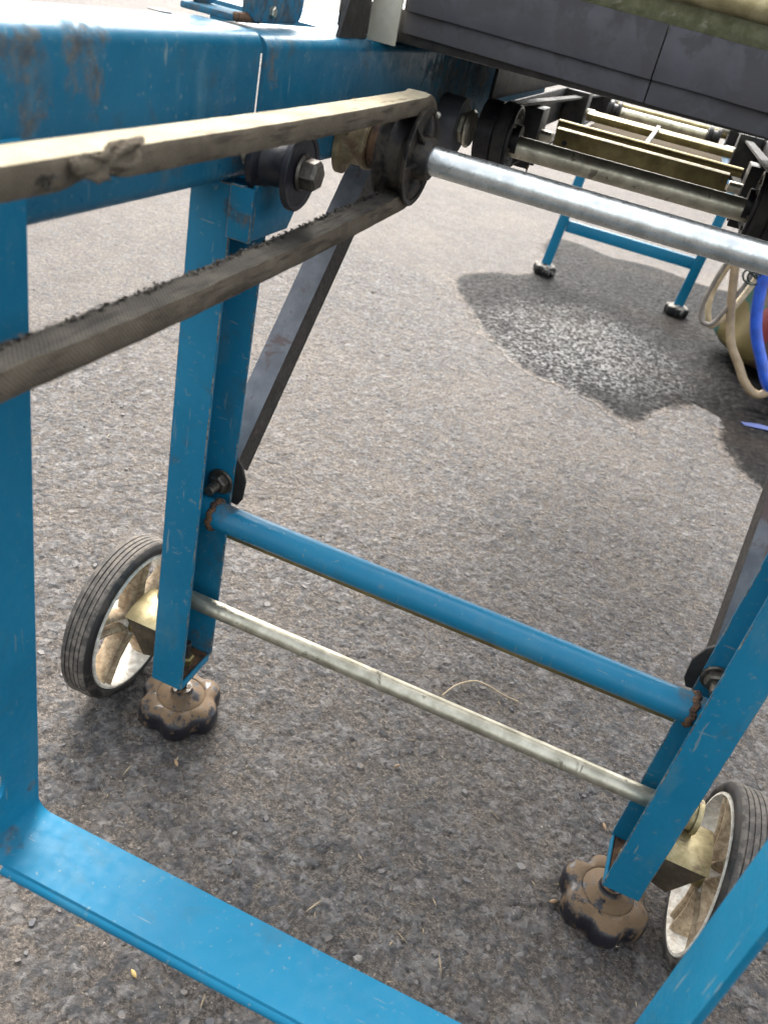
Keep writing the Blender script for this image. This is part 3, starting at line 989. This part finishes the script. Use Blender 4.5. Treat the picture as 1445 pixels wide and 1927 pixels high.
# drive shaft, pulley, bearing
YS, ZS = .671, .5355
MB().cyl((-.262, YS, ZS), (mx(-.262), YS, ZS), .0109, 40).build('drive_shaft', 'galv', sf)
for side in (0, 1):
    def X(x):
        return x if side == 0 else mx(x)
    s = 1 if side == 0 else -1
    ax = (s, 0, 0)
    pul = None
    pm = MB()
    pm.lathe([(0, .012), (0, .0335), (.0012, .0372), (.0032, .0376), (.0055, .0330), (.0078, .0300), (.0185, .0300), (.0215, .0325), (.0245, .0365), (.0268, .0370), (.0276, .0358),
              (.0268, .0330), (.0258, .0322), (.0254, .0180), (.0254, .012)], (X(-.2315), YS, ZS), ax, 72)
    if side == 0:
        pul = pm.build('pulley', 'pulley', sf, smooth=35)
    hm = MB()
    hm.lathe([(.0225, .0168), (.034, .0158), (.0365, .0148), (.0365, .0110)], (X(-.2315), YS, ZS), ax, 40)
    if pul:
        hm.build('hub', 'pulley', pul)
    for k in range(6 if pul else 0):
        a = math.radians(60 * k + 12)
        rb_ = MB()
        u = Vector((0, math.cos(a), math.sin(a)))
        v = Vector((0, -math.sin(a), math.cos(a)))
        o0 = Vector((X(-.2315) + s * .0246, YS, ZS))
        vs = []
        for e, hgt in ((.0150, .0070), (.0318, .0016)):
            for sgn in (-1, 1):
                for q in (0, hgt):
                    vs.append(o0 + u * e + v * sgn * .0013 + Vector((s * q, 0, 0)))
        rb_.add(vs, [(0, 1, 3, 2), (4, 6, 7, 5), (0, 4, 5, 1), (2, 3, 7, 6), (1, 5, 7, 3), (0, 2, 6, 4)])
        rb_.build('rib', 'pulley', pul, bevel=.0004)
    o0 = Vector((X(-.2315) + s * .0262, YS + .016, ZS + .030))
    if pul:
        MB().lathe([(0, .0022), (.002, .0024), (.0032, .0012)], (X(-.2035), YS + .013, ZS + .0305), ax, 14).build('rivet', 'zinc_bolt', pul)
    bm_ = MB()
    bm_.lathe([(0, lambda th: .022 + .0065 * abs(math.cos(th + .4)) ** 3), (.0045, lambda th: .022 + .0065 * abs(math.cos(th + .4)) ** 3), (.006, .0205), (.010, .0195),
               (.018, .0188), (.0205, .0205), (.024, .0205), (.0255, .019), (.0255, .012)], (X(-.2695), YS, ZS), ax, 64)
    be = bm_.build('bearing', 'bearing', sf, smooth=40)
    for a in (2.75, 5.9):
        MB().hexa((X(-.2650), YS + .0235 * math.cos(a), ZS + .0235 * math.sin(a)), ax, .0052, .0055).build('bolt', 'bearing', be)
    MB().lathe([(0, .0175), (.002, .0185), (.0075, .0185), (.009, .0172)], (X(-.2435), YS, ZS), ax, 40).build('collar', 'rust', be)
    # idler spool below the upper belt run
    ym, zm = .5095, .535
    im = MB()
    im.lathe([(0, .006), (0, .0188), (.001, .0196), (.0045, .0196), (.0055, .0186), (.0075, .0150), (.012, .0132), (.020, .0130), (.024, .0150), (.0265, .0232), (.0272, .0242), (.0302, .0242), (.0310, .0232), (.0305, .0205), (.0298, .020), (.0298, .006)],
             (X(-.2595), ym, zm), ax, 64)
    idl = im.build('idler_spool', 'idler', sf, smooth=35)
    bb = MB()
    bb.cyl((X(-.2298), ym, zm), (X(-.2268), ym, zm), .0112, 28)
    bb.hexa((X(-.2266), ym, zm), ax, .0098, .0095, up=(0, .45, 1))
    bb.build('bolt', 'bolt', idl)
    st = MB()
    st.lathe([(.0006 * k, .0052 if k % 2 else .0046) for k in range(22)], (X(-.2725), ym, zm), ax, 20)
    st.build('threaded_stud', 'zinc_bolt', idl)
    MB().hexa((X(-.2698), .592, .552), ax, .0085, .009, up=(0, .3, 1)).build('bolt', 'gold_clean', sf)
    # second shaft's boss on the beam
    bo = MB()
    bo.lathe([(0, .027), (.001, .0275), (.0225, .0275), (.0235, .0268), (.0235, .016)], (X(-.2698), .925, .532), ax, 48)
    boss = bo.build('shaft_boss', 'grey_boss', sf)
    b2 = MB()
    b2.hexa((X(-.2460), .925, .532), ax, .015, .005, up=(0, .3, 1))
    b2.cyl((X(-.2410), .925, .532), (X(-.2340), .925, .532), .0185, 32)
    b2.build('bearing', 'gold', boss)

# bracket plates standing on the beam
dk = MB()
dk.plate_hole([(.648, ZT - .0018), (.700, ZT - .0018), (.700, .70), (.686, .70)], 0, -.281, -.278, (.687, .636), .006)
dk.build('side_plate', 'dark_steel', sf, smooth=25)
sb = MB().box(-.2775, -.2535, .700, .703, ZT - .0018, .70)
sb.build('upright_bracket', 'zinc_bright', sf, bevel=.0008)
MB().hexa((-.283, .795, ZT + .0005), (0, 0, 1), .007, .006).build('bolt', 'gold_clean', sf)

# ------------------------------------------------------------------ drive belt with frayed edges
def belt_path():
    pts = []
    rp = .0335
    y = -.45
    while y < YS:
        z = ZS + rp + .0035 + .0010 * math.sin(y * 9) - .0070 * min(1, (YS - y) / .45)
        pts.append((y, z))
        y += .006
    for k in range(25):
        a = math.radians(90 - 7.5 * k)
        pts.append((YS + rp * math.cos(a) * 1.02, ZS + .002 + rp * math.sin(a) * 1.06 + .0005))
    y = YS - .006
    while y > -.45:
        pts.append((y, ZS - rp - .0005 - .0085 * math.sin(max(0, min(1, (YS - y) / .7)) * math.pi)))
        y -= .006
    for k in range(1, 24):
        a = math.radians(-90 - 7.5 * k)
        pts.append((-.45 + rp * math.cos(a), ZS + .002 + rp * math.sin(a)))
    return pts


def make_belt(xc, name, label):
    pts = belt_path()
    path = [(xc, y, z) for y, z in pts]
    path.append(path[0])
    r = random.Random(11)
    hw, ht = .0098, .0062
    def sect(i):
        y, z = pts[i % len(pts)]
        j = lambda q, a: a * mnoise.noise(Vector((y * 60 + q * 7, z * 60, q)))
        w = hw + j(1, .0006)
        # the worn notch in the upper run
        wn = 0
        if z > ZS + .02 and .262 < y < .296:
            wn = .0036 * math.sin((y - .262) / .034 * math.pi) * (1 + .6 * mnoise.noise(Vector((y * 300, 0, 0))))
        return [(-w * .86, -ht), (-w * .2, -ht + j(8, .0004)), (w * .84 + j(2, .0006), -ht + j(3, .0008) + wn), (w * .97, -ht * .5 + wn * .3), (w + j(4, .0005), ht * .55), (w * .90, ht * .93), (w * .3, ht * 1.08 + j(5, .0003)), (-w * .9, ht), (-w, ht * .7)]
    mb = MB()
    # side vector chosen so that the +normal side of the section is the outside of the loop
    mb.sweep(path, sect, (1, 0, 0), closed_ends=False, mi=[2, 2, 1, 1, 1, 0, 0, 1, 1])
    b = mb.build(name, ['belt_top', 'belt_side', 'belt_inner'], None, smooth=45)
    tag(b, label, 'belt')
    return b


belt = make_belt(-.2168, 'drive_belt', 'frayed cream woven belt looped around the black pulley at the left')
# loose fibres along the edges
fz = MB()
r = random.Random(5)
pts = belt_path()
for _ in range(9000):
    i = r.randrange(len(pts) - 1)
    y, z = pts[i]
    if y < .12:
        continue
    lower = z < ZS
    y += r.uniform(-.003, .003)
    if lower:
        base = Vector((-.2168 + r.choice((-.0088, -.0088, .0092, r.uniform(-.0085, -.003))), y, z + .0058))
        dirv = Vector((r.uniform(-.5, .4), r.uniform(-1, 1), r.uniform(.1, 1)))
        L = r.uniform(.0008, .0030)
    else:
        base = Vector((-.2168 + .0085, y, z - .0060 + r.uniform(0, .0100)))
        dirv = Vector((r.uniform(-.3, 1), r.uniform(-1, 1), r.uniform(-1, .1)))
        L = r.uniform(.0006, .0020)
    dirv.normalize()
    sd_ = dirv.cross(Vector((r.random(), r.random(), r.random()))).normalized() * r.uniform(.00012, .0003)
    fz.add([base - sd_, base + sd_, base + dirv * L], [(0, 1, 2)])
fo = fz.build('frayed_fibres', 'belt_side', belt, smooth=0)
fo['kind'] = 'stuff'
# ragged rubber crumbs on the lower run's back edge
cr = MB()
for k in range(420):
    y = .14 + .53 * r.random()
    i = min(range(len(pts)), key=lambda q: abs(pts[q][0] - y) + (0 if pts[q][1] < ZS else 9))
    z = pts[i][1] + .0064
    x = -.2168 - .0085 + r.uniform(-.0012, .0035)
    sz = r.uniform(.0006, .0017)
    vs = [Vector((x, y, z)) + Vector((r.uniform(-1, 1), r.uniform(-1.6, 1.6), r.uniform(-.6, 1))) * sz for _ in range(5)]
    cr.add(vs, [(0, 1, 2), (0, 1, 3), (1, 2, 3), (0, 2, 4), (2, 3, 4), (0, 3, 4)])
co = cr.build('frayed_crumbs', 'belt_inner', belt, smooth=0)
co['kind'] = 'stuff'
# torn flap hanging from the belt's side
fl = MB()
outl = [(.2605, .5690), (.2650, .5660), (.2750, .5652), (.2790, .5662), (.2830, .5668), (.2875, .5705), (.2905, .5770), (.2900, .5800), (.2870, .5790), (.2830, .5768), (.2780, .5760), (.2710, .5735), (.2640, .5738)]
ctr = (.276, .5695)
fp = []
for k, (y, z) in enumerate(outl):
    fp.append((y, z, .0015 + .0035 * (k % 3) / 2 + (.005 if 5 <= k <= 8 else 0)))
vs = []
for off in (0, .0013):
    vs += [(-.2062 + e + off, y, z) for y, z, e in fp] + [(-.2062 + .0035 + off, ctr[0], ctr[1])]
n = len(fp)
fs = [(k, (k + 1) % n, n) for k in range(n)] + [(n + 1 + (k + 1) % n, n + 1 + k, 2 * n + 1) for k in range(n)] + [(k, n + 1 + k, n + 1 + (k + 1) % n, (k + 1) % n) for k in range(n)]
fl.add(vs, fs)
flo = fl.build('torn_flap', ['belt_side'], belt, smooth=0)
bm = bmesh.new()
bm.from_mesh(flo.data)
bmesh.ops.subdivide_edges(bm, edges=bm.edges, cuts=3, use_grid_fill=True, smooth=.6)
for v_ in bm.verts:
    q = v_.co * 520
    v_.co += Vector((mnoise.noise(q), mnoise.noise(q + Vector((9, 0, 0))), mnoise.noise(q + Vector((0, 7, 0))))) * .0011
    q = v_.co * 190
    v_.co.x += .0016 * mnoise.noise(q)
bm.to_mesh(flo.data)
bm.free()
flo.data.shade_smooth()
ff_ = MB()
for _ in range(420):
    k = r.randrange(len(fp))
    t_ = r.random()
    a_, b_ = fp[k], fp[(k + 1) % len(fp)]
    base = Vector((-.2062 + a_[2] * (1 - t_) + b_[2] * t_, a_[0] * (1 - t_) + b_[0] * t_, a_[1] * (1 - t_) + b_[1] * t_))
    dv = Vector((r.uniform(-.2, 1), r.uniform(-1, 1), r.uniform(-1, 1))).normalized()
    sd_ = dv.cross(Vector((r.random(), r.random(), r.random()))).normalized() * .0002
    ff_.add([base - sd_, base + sd_, base + dv * r.uniform(.0006, .0022)], [(0, 1, 2)])
fo_ = ff_.build('frayed_fibres', 'belt_top', belt, smooth=0)
fo_['kind'] = 'stuff'
dk2 = MB()
for k in range(60):
    y = .245 + .026 * r.random()
    z = .5665 + (y - .245) * .12 + r.uniform(-.003, .002)
    x = -.2085 + r.uniform(-.003, .002)
    sz = r.uniform(.001, .003)
    vs = [Vector((x, y, z)) + Vector((r.uniform(-1, 1), r.uniform(-1, 1), r.uniform(-1, 1))) * sz for _ in range(4)]
    dk2.add(vs, [(0, 1, 2), (0, 1, 3), (1, 2, 3), (0, 2, 3)])
d2 = dk2.build('torn_edge', 'belt_inner', belt, smooth=0)
d2['kind'] = 'stuff'

# ------------------------------------------------------------------ hopper with rubber skirt, sitting across the beams
hp = thing('hopper', 'olive zinc plated hopper with black rubber skirt lying across the blue beams', 'hopper', (XC, .95, ZT))
XL, XR = -.2535, .1200
def tilt(x):
    return -.022 * (x - XC)
def skirt_piece(x0, x1, y0, y1, z0, z1, name, parent):
    mb = MB()
    n = 14
    vs = []
    for i in range(n + 1):
        x = x0 + (x1 - x0) * i / n
        wv = .0009 * mnoise.noise(Vector((x * 18, z0 * 40, 2)))
        for yy, zz in ((y0, z0), (y0, z1), (y1, z1), (y1, z0)):
            vs.append((x, yy + wv, zz + tilt(x) + (wv * .6 if zz == z0 else 0)))
    fs = []
    for i in range(n):
        for k in range(4):
            fs.append((i * 4 + k, i * 4 + (k + 1) % 4, (i + 1) * 4 + (k + 1) % 4, (i + 1) * 4 + k))
    fs += [(3, 2, 1, 0), tuple(n * 4 + k for k in range(4))]
    mb.add(vs, fs)
    return mb.build(name, 'rubber_skirt', parent, bevel=.0007, smooth=40)
for (a, b) in ((XL, -.0592), (-.0584, XR)):
    skirt_piece(a, b, .7065, .7105, .6235, .6590, 'skirt_strip', hp)
    skirt_piece(a, b, .7115, .7155, .6080, .6300, 'skirt_strip', hp)
brs = MB()
r = random.Random(9)
for k in range(900):
    x = XL + .02 + (XR - XL - .03) * r.random()
    z0 = .6100 + tilt(x)
    e = .00035
    L = r.uniform(.0022, .0042)
    dx = r.uniform(-.0012, .0012)
    y = .7180 + r.uniform(0, .006)
    brs.add([(x - e, y, z0), (x + e, y, z0), (x + e + dx, y + r.uniform(-.001, .001), z0 - L), (x - e + dx, y, z0 - L)], [(0, 1, 2, 3)])
bo_ = brs.build('brush_bristles', 'black', hp, smooth=0)
bo_['kind'] = 'stuff'
# sheet-metal body: front plate, lip, body box, all folded from sheet
body = MB()
prof = [(.7165, .6285), (.7175, .662), (.712, .672), (.712, .690), (.722, .694), (.76, .80), (.80, .98), (1.20, .98), (1.14, .66), (1.14, .6285)]
body.prism(prof, 0, XL + .001, XR - .001)
hbody = body.build('body', 'zinc_green', hp, bevel=.0015, smooth=30)
lipb = MB()
lipb.tube([(XL, .7035, .6820 + tilt(XL)), (XC, .7035, .6820), (XR, .7035, .6820 + tilt(XR))], .0095, 24)
lipb.build('lip_bar', 'gold_clean', hp)
MB().box(-.312, XR + .055, .7175, 1.13, .6045, .628).build('underside', 'dark_steel', hp, bevel=.002)

# ------------------------------------------------------------------ rear conveyor, turned slightly to the left
rc_ = thing('rear_conveyor', 'rear conveyor with yellow zinc rollers and black belts beyond the drive shaft', 'conveyor', (XC, .93, .5))
rc_.rotation_euler = (0, 0, math.radians(1.9))
MB().cyl((XC - .145, .940, .526), (XC + .125, .940, .526), .0110, 40).build('roller', 'gold', rc_)
for s in (-1, 1):
    x = XC + s * .133
    m = MB()
    m.lathe([(-.014, .010), (-.014, .0300), (-.013, .0322), (.0035, .0322), (.0045, .0305), (.0175, .0305), (.0195, .0330), (.022, .0325), (.0225, .0300), (.0205, .0265), (.0205, .0150), (.028, .0150), (.028, .010)],
            (x + s * .0115, .940, .532), (-s, 0, 0), 56)
    pl = m.build('pulley', 'black', rc_, smooth=35)
    for k in range(6):
        a = math.radians(60 * k + 20)
        MB().lathe([(0, .0022), (.0025, .0018)], (x - s * .0095, .940 + .022 * math.cos(a), .532 + .022 * math.sin(a)), (-s, 0, 0), 10).build('rivet', 'bolt', pl)
    bt = MB()
    pth = []
    y = .94
    while y < 1.96:
        pth.append((x - s * .001, y, .5640 - (y - .94) * .030))
        y += .03
    for k in range(13):
        a = math.radians(90 - 15 * k)
        pth.append((x - s * .001, 1.97 + .018 * math.cos(a), .515 + .0185 * math.sin(a)))
    y = 1.94
    while y > .94:
        pth.append((x - s * .001, y, .500 + (1.94 - y) * .0005))
        y -= .03
    for k in range(1, 12):
        a = math.radians(-90 - 15 * k)
        pth.append((x - s * .001, .94 + .032 * math.cos(a), .532 + .032 * math.sin(a)))
    pth.append(pth[0])
    bt.sweep(pth, [(-.006, -.0014), (-.006, .0014), (.006, .0014), (.006, -.0014)], (1, 0, 0), closed_ends=False)
    bt.build('conveyor_belt', 'black_belt', rc_, smooth=40)
    # side rail and the black brackets that carry the belt rollers
    xo = x + s * .022
    a0, a1 = sorted((xo, xo + s * .003))
    rl = MB().box(a0, a1, 1.02, 2.62, .508, .556)
    rl.build('side_rail', 'black', rc_, bevel=.0008)
    for yb in (1.075, 1.50, 1.90):
        bk = MB()
        a0, a1 = sorted((x - s * .016, x + s * .020))
        bk.prism([(yb - .024, .556), (yb + .024, .556), (yb + .024, .505), (yb + .018, .490), (yb + .011, .504), (yb - .011, .504), (yb - .018, .490), (yb - .024, .505)], 0, a0, a1)
        bk.build('belt_block', 'black', rc_, bevel=.001)
        MB().cyl((x - s * .03, yb, .528), (x - s * .014, yb, .528), .006, 16).build('pin', 'zinc_bolt', rc_)
pl = MB()
pl.prism([(1.058, .5030), (1.061, .5030), (1.061, .5385), (1.070, .5400), (1.070, .5420), (1.058, .5405)], 0, XC - .098, XC + .100)
pl.build('cross_plate', 'gold_dull', rc_, bevel=.0006)
MB().lathe([(0, .003), (.0006, .003)], (XC - .085, 1.0578, .5275), (0, -1, 0), 16).build('plate_hole', 'black', rc_)
MB().cyl((XC - .105, 1.110, .5405), (XC + .115, 1.110, .5405), .0055, 20).build('cross_rod', 'gold_dull', rc_)
MB().prism([(1.40, .526), (1.43, .526), (1.43, .5385), (1.40, .5355)], 0, XC - .105, XC + .112).build('cross_plate', 'gold_dull', rc_, bevel=.0008)
MB().cyl((XC - .085, 1.66, .5275), (XC + .082, 1.66, .5275), .0085, 24).build('roller', 'gold', rc_)
for x in (XC - .088, XC + .085):
    MB().lathe([(0, .011), (.003, .017), (.008, .017), (.010, .012), (.016, .012), (.018, .017), (.022, .017), (.024, .011)], (x - .012, 1.66, .5275), (1, 0, 0), 28).build('spool', 'black', rc_)
MB().box(XC - .003, XC + .003, 1.13, 1.42, .5400, .5425).build('guide_bar', 'black', rc_, bevel=.0006)
MB().box(XC - .104, XC + .108, 1.125, 1.395, .5150, .5180).build('tray', 'tray_dirt', rc_, bevel=.0008)
MB().box(XC - .104, XC + .106, 1.432, 1.640, .5100, .5130).build('tray', 'tray_dirt', rc_, bevel=.0008)
MB().box(XC - .172, XC - .168, 1.00, 2.10, .5565, .6000).build('shade_plate', 'black', rc_, bevel=.0008)  # added dark sheet, fills a bright gap with the shade of the hopper's underside
MB().cyl((XC - .15, 1.97, .515), (XC + .15, 1.97, .515), .008, 20).build('roller', 'gold_dull', rc_)
MB().cyl((XC - .105, .965, .512), (XC - .104, .962, .478), .0009, 8).build('hanging_wire', 'rust', rc_)

# rear stand
rs = thing('rear_stand', 'blue flat bar stand with knob feet standing in the wet patch', 'stand', (-.13, 2.54, 0))
for x, lean in ((-.329, .020), (.068, .016)):
    lg = MB()
    for z0, z1 in ((.030, .505),):
        a, b = x, x + lean * (z1 - z0) / .25
        lg.add([(a - .0135, 2.532, z0), (a + .0135, 2.532, z0), (a + .0135, 2.552, z0), (a - .0135, 2.552, z0),
                (b - .0135, 2.532, z1), (b + .0135, 2.532, z1), (b + .0135, 2.552, z1), (b - .0135, 2.552, z1)],
               [(3, 2, 1, 0), (4, 5, 6, 7), (0, 1, 5, 4), (1, 2, 6, 5), (2, 3, 7, 6), (3, 0, 4, 7)])
    lg.build('leg', 'blue_far', rs, bevel=.001)
    knob(x, 2.542, 'far_knob', rs, rot=.9, z0=.0015, sc=.86)
MB().box(-.305, .064, 2.537, 2.547, .134, .166).build('cross_bar', 'blue_far', rs, bevel=.001)

# ------------------------------------------------------------------ water tub bag and hoses at the right
g = G('patchy_painted_bag')
a = g.n('ShaderNodeTexVoronoi', {'Vector': g.pos, 'Scale': 7.0}, feature='SMOOTH_F1')
w = g.n('ShaderNodeTexNoise', {'Vector': g.pos, 'Scale': 9.0, 'Detail': 3.0}).outputs['Color']
v = g.n('ShaderNodeTexVoronoi', {'Vector': g.n('ShaderNodeVectorMath', {0: g.pos, 1: g.n('ShaderNodeVectorMath', {0: w, 1: (.12, .12, .12)}, operation='MULTIPLY').outputs[0]}, operation='ADD').outputs[0], 'Scale': 6.3}).outputs['Color']
cr_ = g.n('ShaderNodeValToRGB', {0: g.n('ShaderNodeSeparateColor', {0: v}).outputs[0]})
cr_.color_ramp.interpolation = 'CONSTANT'
els = cr_.color_ramp.elements
els[0].color = (.014, .065, .048, 1)
els[1].position = .34
els[1].color = (.075, .05, .033, 1)
for p, c in ((.58, (.17, .025, .025, 1)), (.72, (.10, .075, .025, 1)), (.82, (.014, .065, .048, 1)), (.97, (.25, .245, .235, 1))):
    e = els.new(p)
    e.color = c
g.set(cr_.outputs[0], rough=.45)
g.bump(g.noise(40, 4), .3, .004)
M['bag'] = g.m
bag = MB()
prof = []
for k in range(17):
    t = k / 16
    z = .38 * t
    rr = .175 * (min(1, (t * 9 + .15)) ** .5) * (1 - .30 * t ** 2)
    if k == 16:
        rr *= .6
    prof.append((z, (lambda th, rr=rr, z=z: rr * (1 + .06 * math.sin(3 * th + z * 9) + .035 * math.sin(7 * th - z * 21)))))
bag.lathe(prof, (.345, 2.32, .0025), (0, 0, 1), 64)
tag(bag.build('water_bag', 'bag', smooth=60), 'patchy green red and brown plastic bag slumped on the wet asphalt', 'bag')


def hose(name, pts, rad, mat, label, group):
    o = MB().tube(spline(pts, 10), rad, 12).build(name, mat, smooth=60)
    tag(o, label, 'hose', group)
    return o


M['cream_hose'] = plastic('cream_hose', (.40, .33, .21), .4, (.20, .15, .09), .3, 40)
M['tan_hose'] = plastic('tan_hose', (.27, .20, .12), .45, (.15, .11, .07), .3, 40)
M['grey_hose'] = plastic('grey_hose', (.15, .13, .11), .4)
M['blue_hose'] = plastic('blue_hose', (.016, .075, .42), .35)
M['green_wire'] = plastic('green_wire', (.005, .018, .010), .4)
HG = 'hoses hanging at the right'
hose('hose', [(.10, 2.03, .46), (.118, 2.01, .36), (.131, 2.0, .287), (.149, 2.0, .225), (.169, 2.0, .167), (.192, 1.99, .118), (.223, 1.98, .083), (.25, 1.97, .052), (.281, 1.97, .034), (.31, 1.98, .045), (.40, 2.02, .10)],
     .0095, 'tan_hose', 'thick tan hose with the longest loop, nearly touching the ground', HG)
hose('hose', [(.135, 2.02, .44), (.13, 2.0, .33), (.113, 2.0, .274), (.104, 2.0, .215), (.103, 2.0, .177), (.110, 2.0, .150), (.124, 2.0, .141), (.141, 2.0, .152), (.160, 2.0, .215), (.18, 2.02, .30), (.19, 2.03, .42)],
     .0050, 'grey_hose', 'thin grey hose in a narrow loop, leftmost of the hanging hoses', HG)
hose('hose', [(.15, 2.04, .44), (.137, 2.03, .33), (.122, 2.03, .270), (.113, 2.03, .215), (.115, 2.03, .180), (.126, 2.03, .148), (.141, 2.03, .134), (.165, 2.04, .175), (.19, 2.06, .26), (.2, 2.06, .42)],
     .0068, 'cream_hose', 'pale cream hose looped just beside the thin grey one', HG)
hose('hose', [(.19, 1.97, .46), (.192, 1.98, .36), (.196, 1.98, .272), (.204, 1.98, .23), (.216, 1.98, .19), (.232, 1.98, .155), (.258, 1.98, .115), (.303, 1.98, .055), (.36, 2.0, .02), (.50, 2.05, .012)],
     .0125, 'blue_hose', 'bright blue hose curving down at the right edge', HG)
gw = [(.150, 1.99, .285)]
for k in range(26):
    a = k * .62
    gw.append((.165 + .016 * math.cos(a) + .001 * k, 1.98 + .008 * math.sin(a * .7), .268 + .014 * math.sin(a)))
tag(MB().tube(spline(gw, 5), .0022, 8).build('wire', 'green_wire', smooth=60), 'dark green wire twisted round the hoses below the shaft', 'wire')
M['blue_tape'] = plastic('blue_tape', (.025, .045, .16), .5)
tp = MB()
tp.prism([(.262, 1.845), (.30, 1.868), (.36, 1.875), (.42, 1.868), (.42, 1.850), (.36, 1.856), (.31, 1.846), (.27, 1.832)], 2, .0050, .0062)
tag(tp.build('blue_strip', 'blue_tape', smooth=0), 'flat strip of blue tape lying on wet asphalt at right edge', 'tape')

# blue and white crate stack far behind at the right
M['pale_blue'] = plastic('pale_blue_plastic', (.20, .42, .62), .4, (.62, .68, .72), .8, 9)
ct = thing('crate_stack', 'pale blue and white plastic crates in the distance behind the conveyor', 'crate', (.5, 6.0, 0))
for k in range(3):
    z = .004 + k * .150
    b = MB()
    b.box(.05, .85, 5.80, 6.25, z, z + .135)
    t = b.build('crate_wall', 'pale_blue', ct, bevel=.008)
    for x in (.10, .20, .30, .40, .50, .60, .70, .80):
        MB().box(x - .010, x + .010, 5.788, 5.799, z + .01, z + .130).build('rib', 'pale_blue', t, bevel=.002)
    MB().box(.04, .86, 5.785, 6.26, z + .1353, z + .148).build('rim', 'pale_blue', t, bevel=.003)

# ------------------------------------------------------------------ litter on the asphalt
M['straw'] = plastic('dry_straw', (.27, .21, .13), .6)
M['pale_pebble'] = plastic('pale_pebble', (.20, .19, .175), .8, (.09, .08, .07), .6, 200)
M['char'] = plastic('black_smudge', (.02, .018, .018), .8)
r = random.Random(21)
lt = MB()
for _ in range(330):
    y = .22 + (r.random() ** 1.3) * 2.2
    x = r.uniform(-.5 - .3 * y, .30)
    L = r.choice((r.uniform(.0016, .0040), r.uniform(.0016, .0040), r.uniform(.004, .011)))
    a = r.random() * 6.28
    d = Vector((math.cos(a), math.sin(a), r.uniform(-.1, .15)))
    s_ = Vector((-math.sin(a), math.cos(a), 0)) * r.uniform(.0004, .0009)
    p = Vector((x, y, .0022))
    u = Vector((0, 0, .0009))
    vs = [p - d * L, p - s_, p + s_, p + d * L, p + u]
    lt.add(vs, [(0, 1, 4), (1, 3, 4), (3, 2, 4), (2, 0, 4)])
lo = lt.build('straw_litter', 'straw', smooth=0)
lo['kind'] = 'stuff'
lo['label'] = 'tiny bits of straw and husk scattered over the asphalt'
# bent twig between the legs
tw = spline([(-.0580, .6970, .004), (-.0480, .7180, .008), (-.0320, .7370, .007), (-.0150, .7350, .010), (.0030, .7330, .008), (.0210, .7370, .004)], 6)
tag(MB().tube(tw, [.0010] * len(tw), 7).build('twig', 'straw', smooth=60), 'thin bent dry stalk lying on the asphalt between the legs', 'twig')


def husk(x, y, L, w, ang, mat, name, label, cat):
    m = MB()
    prof = [(L * (2 * k / 8 - 1), max(.0001, w * math.sin(math.pi * k / 8) ** .7)) for k in range(9)]
    m.lathe(prof, (x, y, .0026 + w * .3), (math.cos(ang), math.sin(ang), .06), 10, up=(0, 0, 1))
    tag(m.build(name, mat, smooth=60), label, cat)


M['grain'] = plastic('yellow_rice_husk', (.38, .26, .09), .5)
M['husk'] = plastic('brown_husk', (.22, .14, .075), .6)
husk(-.173, .295, .0040, .0016, -.5, 'grain', 'rice_grain', 'yellow rice grain on the asphalt below the blue strap', 'grain')
husk(-.252, .473, .0045, .0016, -.7, 'husk', 'husk', 'brown husk on the asphalt just below the left knob foot', 'husk')
husk(.108, .513, .0042, .0018, .5, 'husk', 'husk', 'pale brown husk left of the right knob foot', 'husk')
husk(.139, .619, .0048, .0016, -1.2, 'husk', 'husk', 'brown husk behind the right knob foot', 'husk')
husk(-.068, .580, .0040, .0014, .9, 'husk', 'husk', 'small husk in front of the gold axle rod', 'husk')
husk(-.078, .407, .0085, .0007, 1.1, 'straw', 'straw', 'pale straw sliver beyond the middle of the blue strap', 'straw')
pb = MB()
pv = [Vector((-.028, .383, .0035)) + Vector((math.cos(a) * c, math.sin(a) * c, z)) * (.0036 + .0018 * rnd.random()) for z, c in ((-.7, .7), (0, 1.0), (.5, .6)) for a in [6.283 * (k + .3 * z) / 6 for k in range(6)]]
pf = [(i * 6 + k, i * 6 + (k + 1) % 6, (i + 1) * 6 + (k + 1) % 6, (i + 1) * 6 + k) for i in range(2) for k in range(6)] + [tuple(12 + k for k in range(6))]
pb.add(pv, pf)
tag(pb.build('pebble', 'pale_pebble', smooth=0), 'pale grey pebble on the asphalt above the blue strap', 'pebble')

for o in bpy.data.objects:
    if '_o' in o:
        del o['_o']
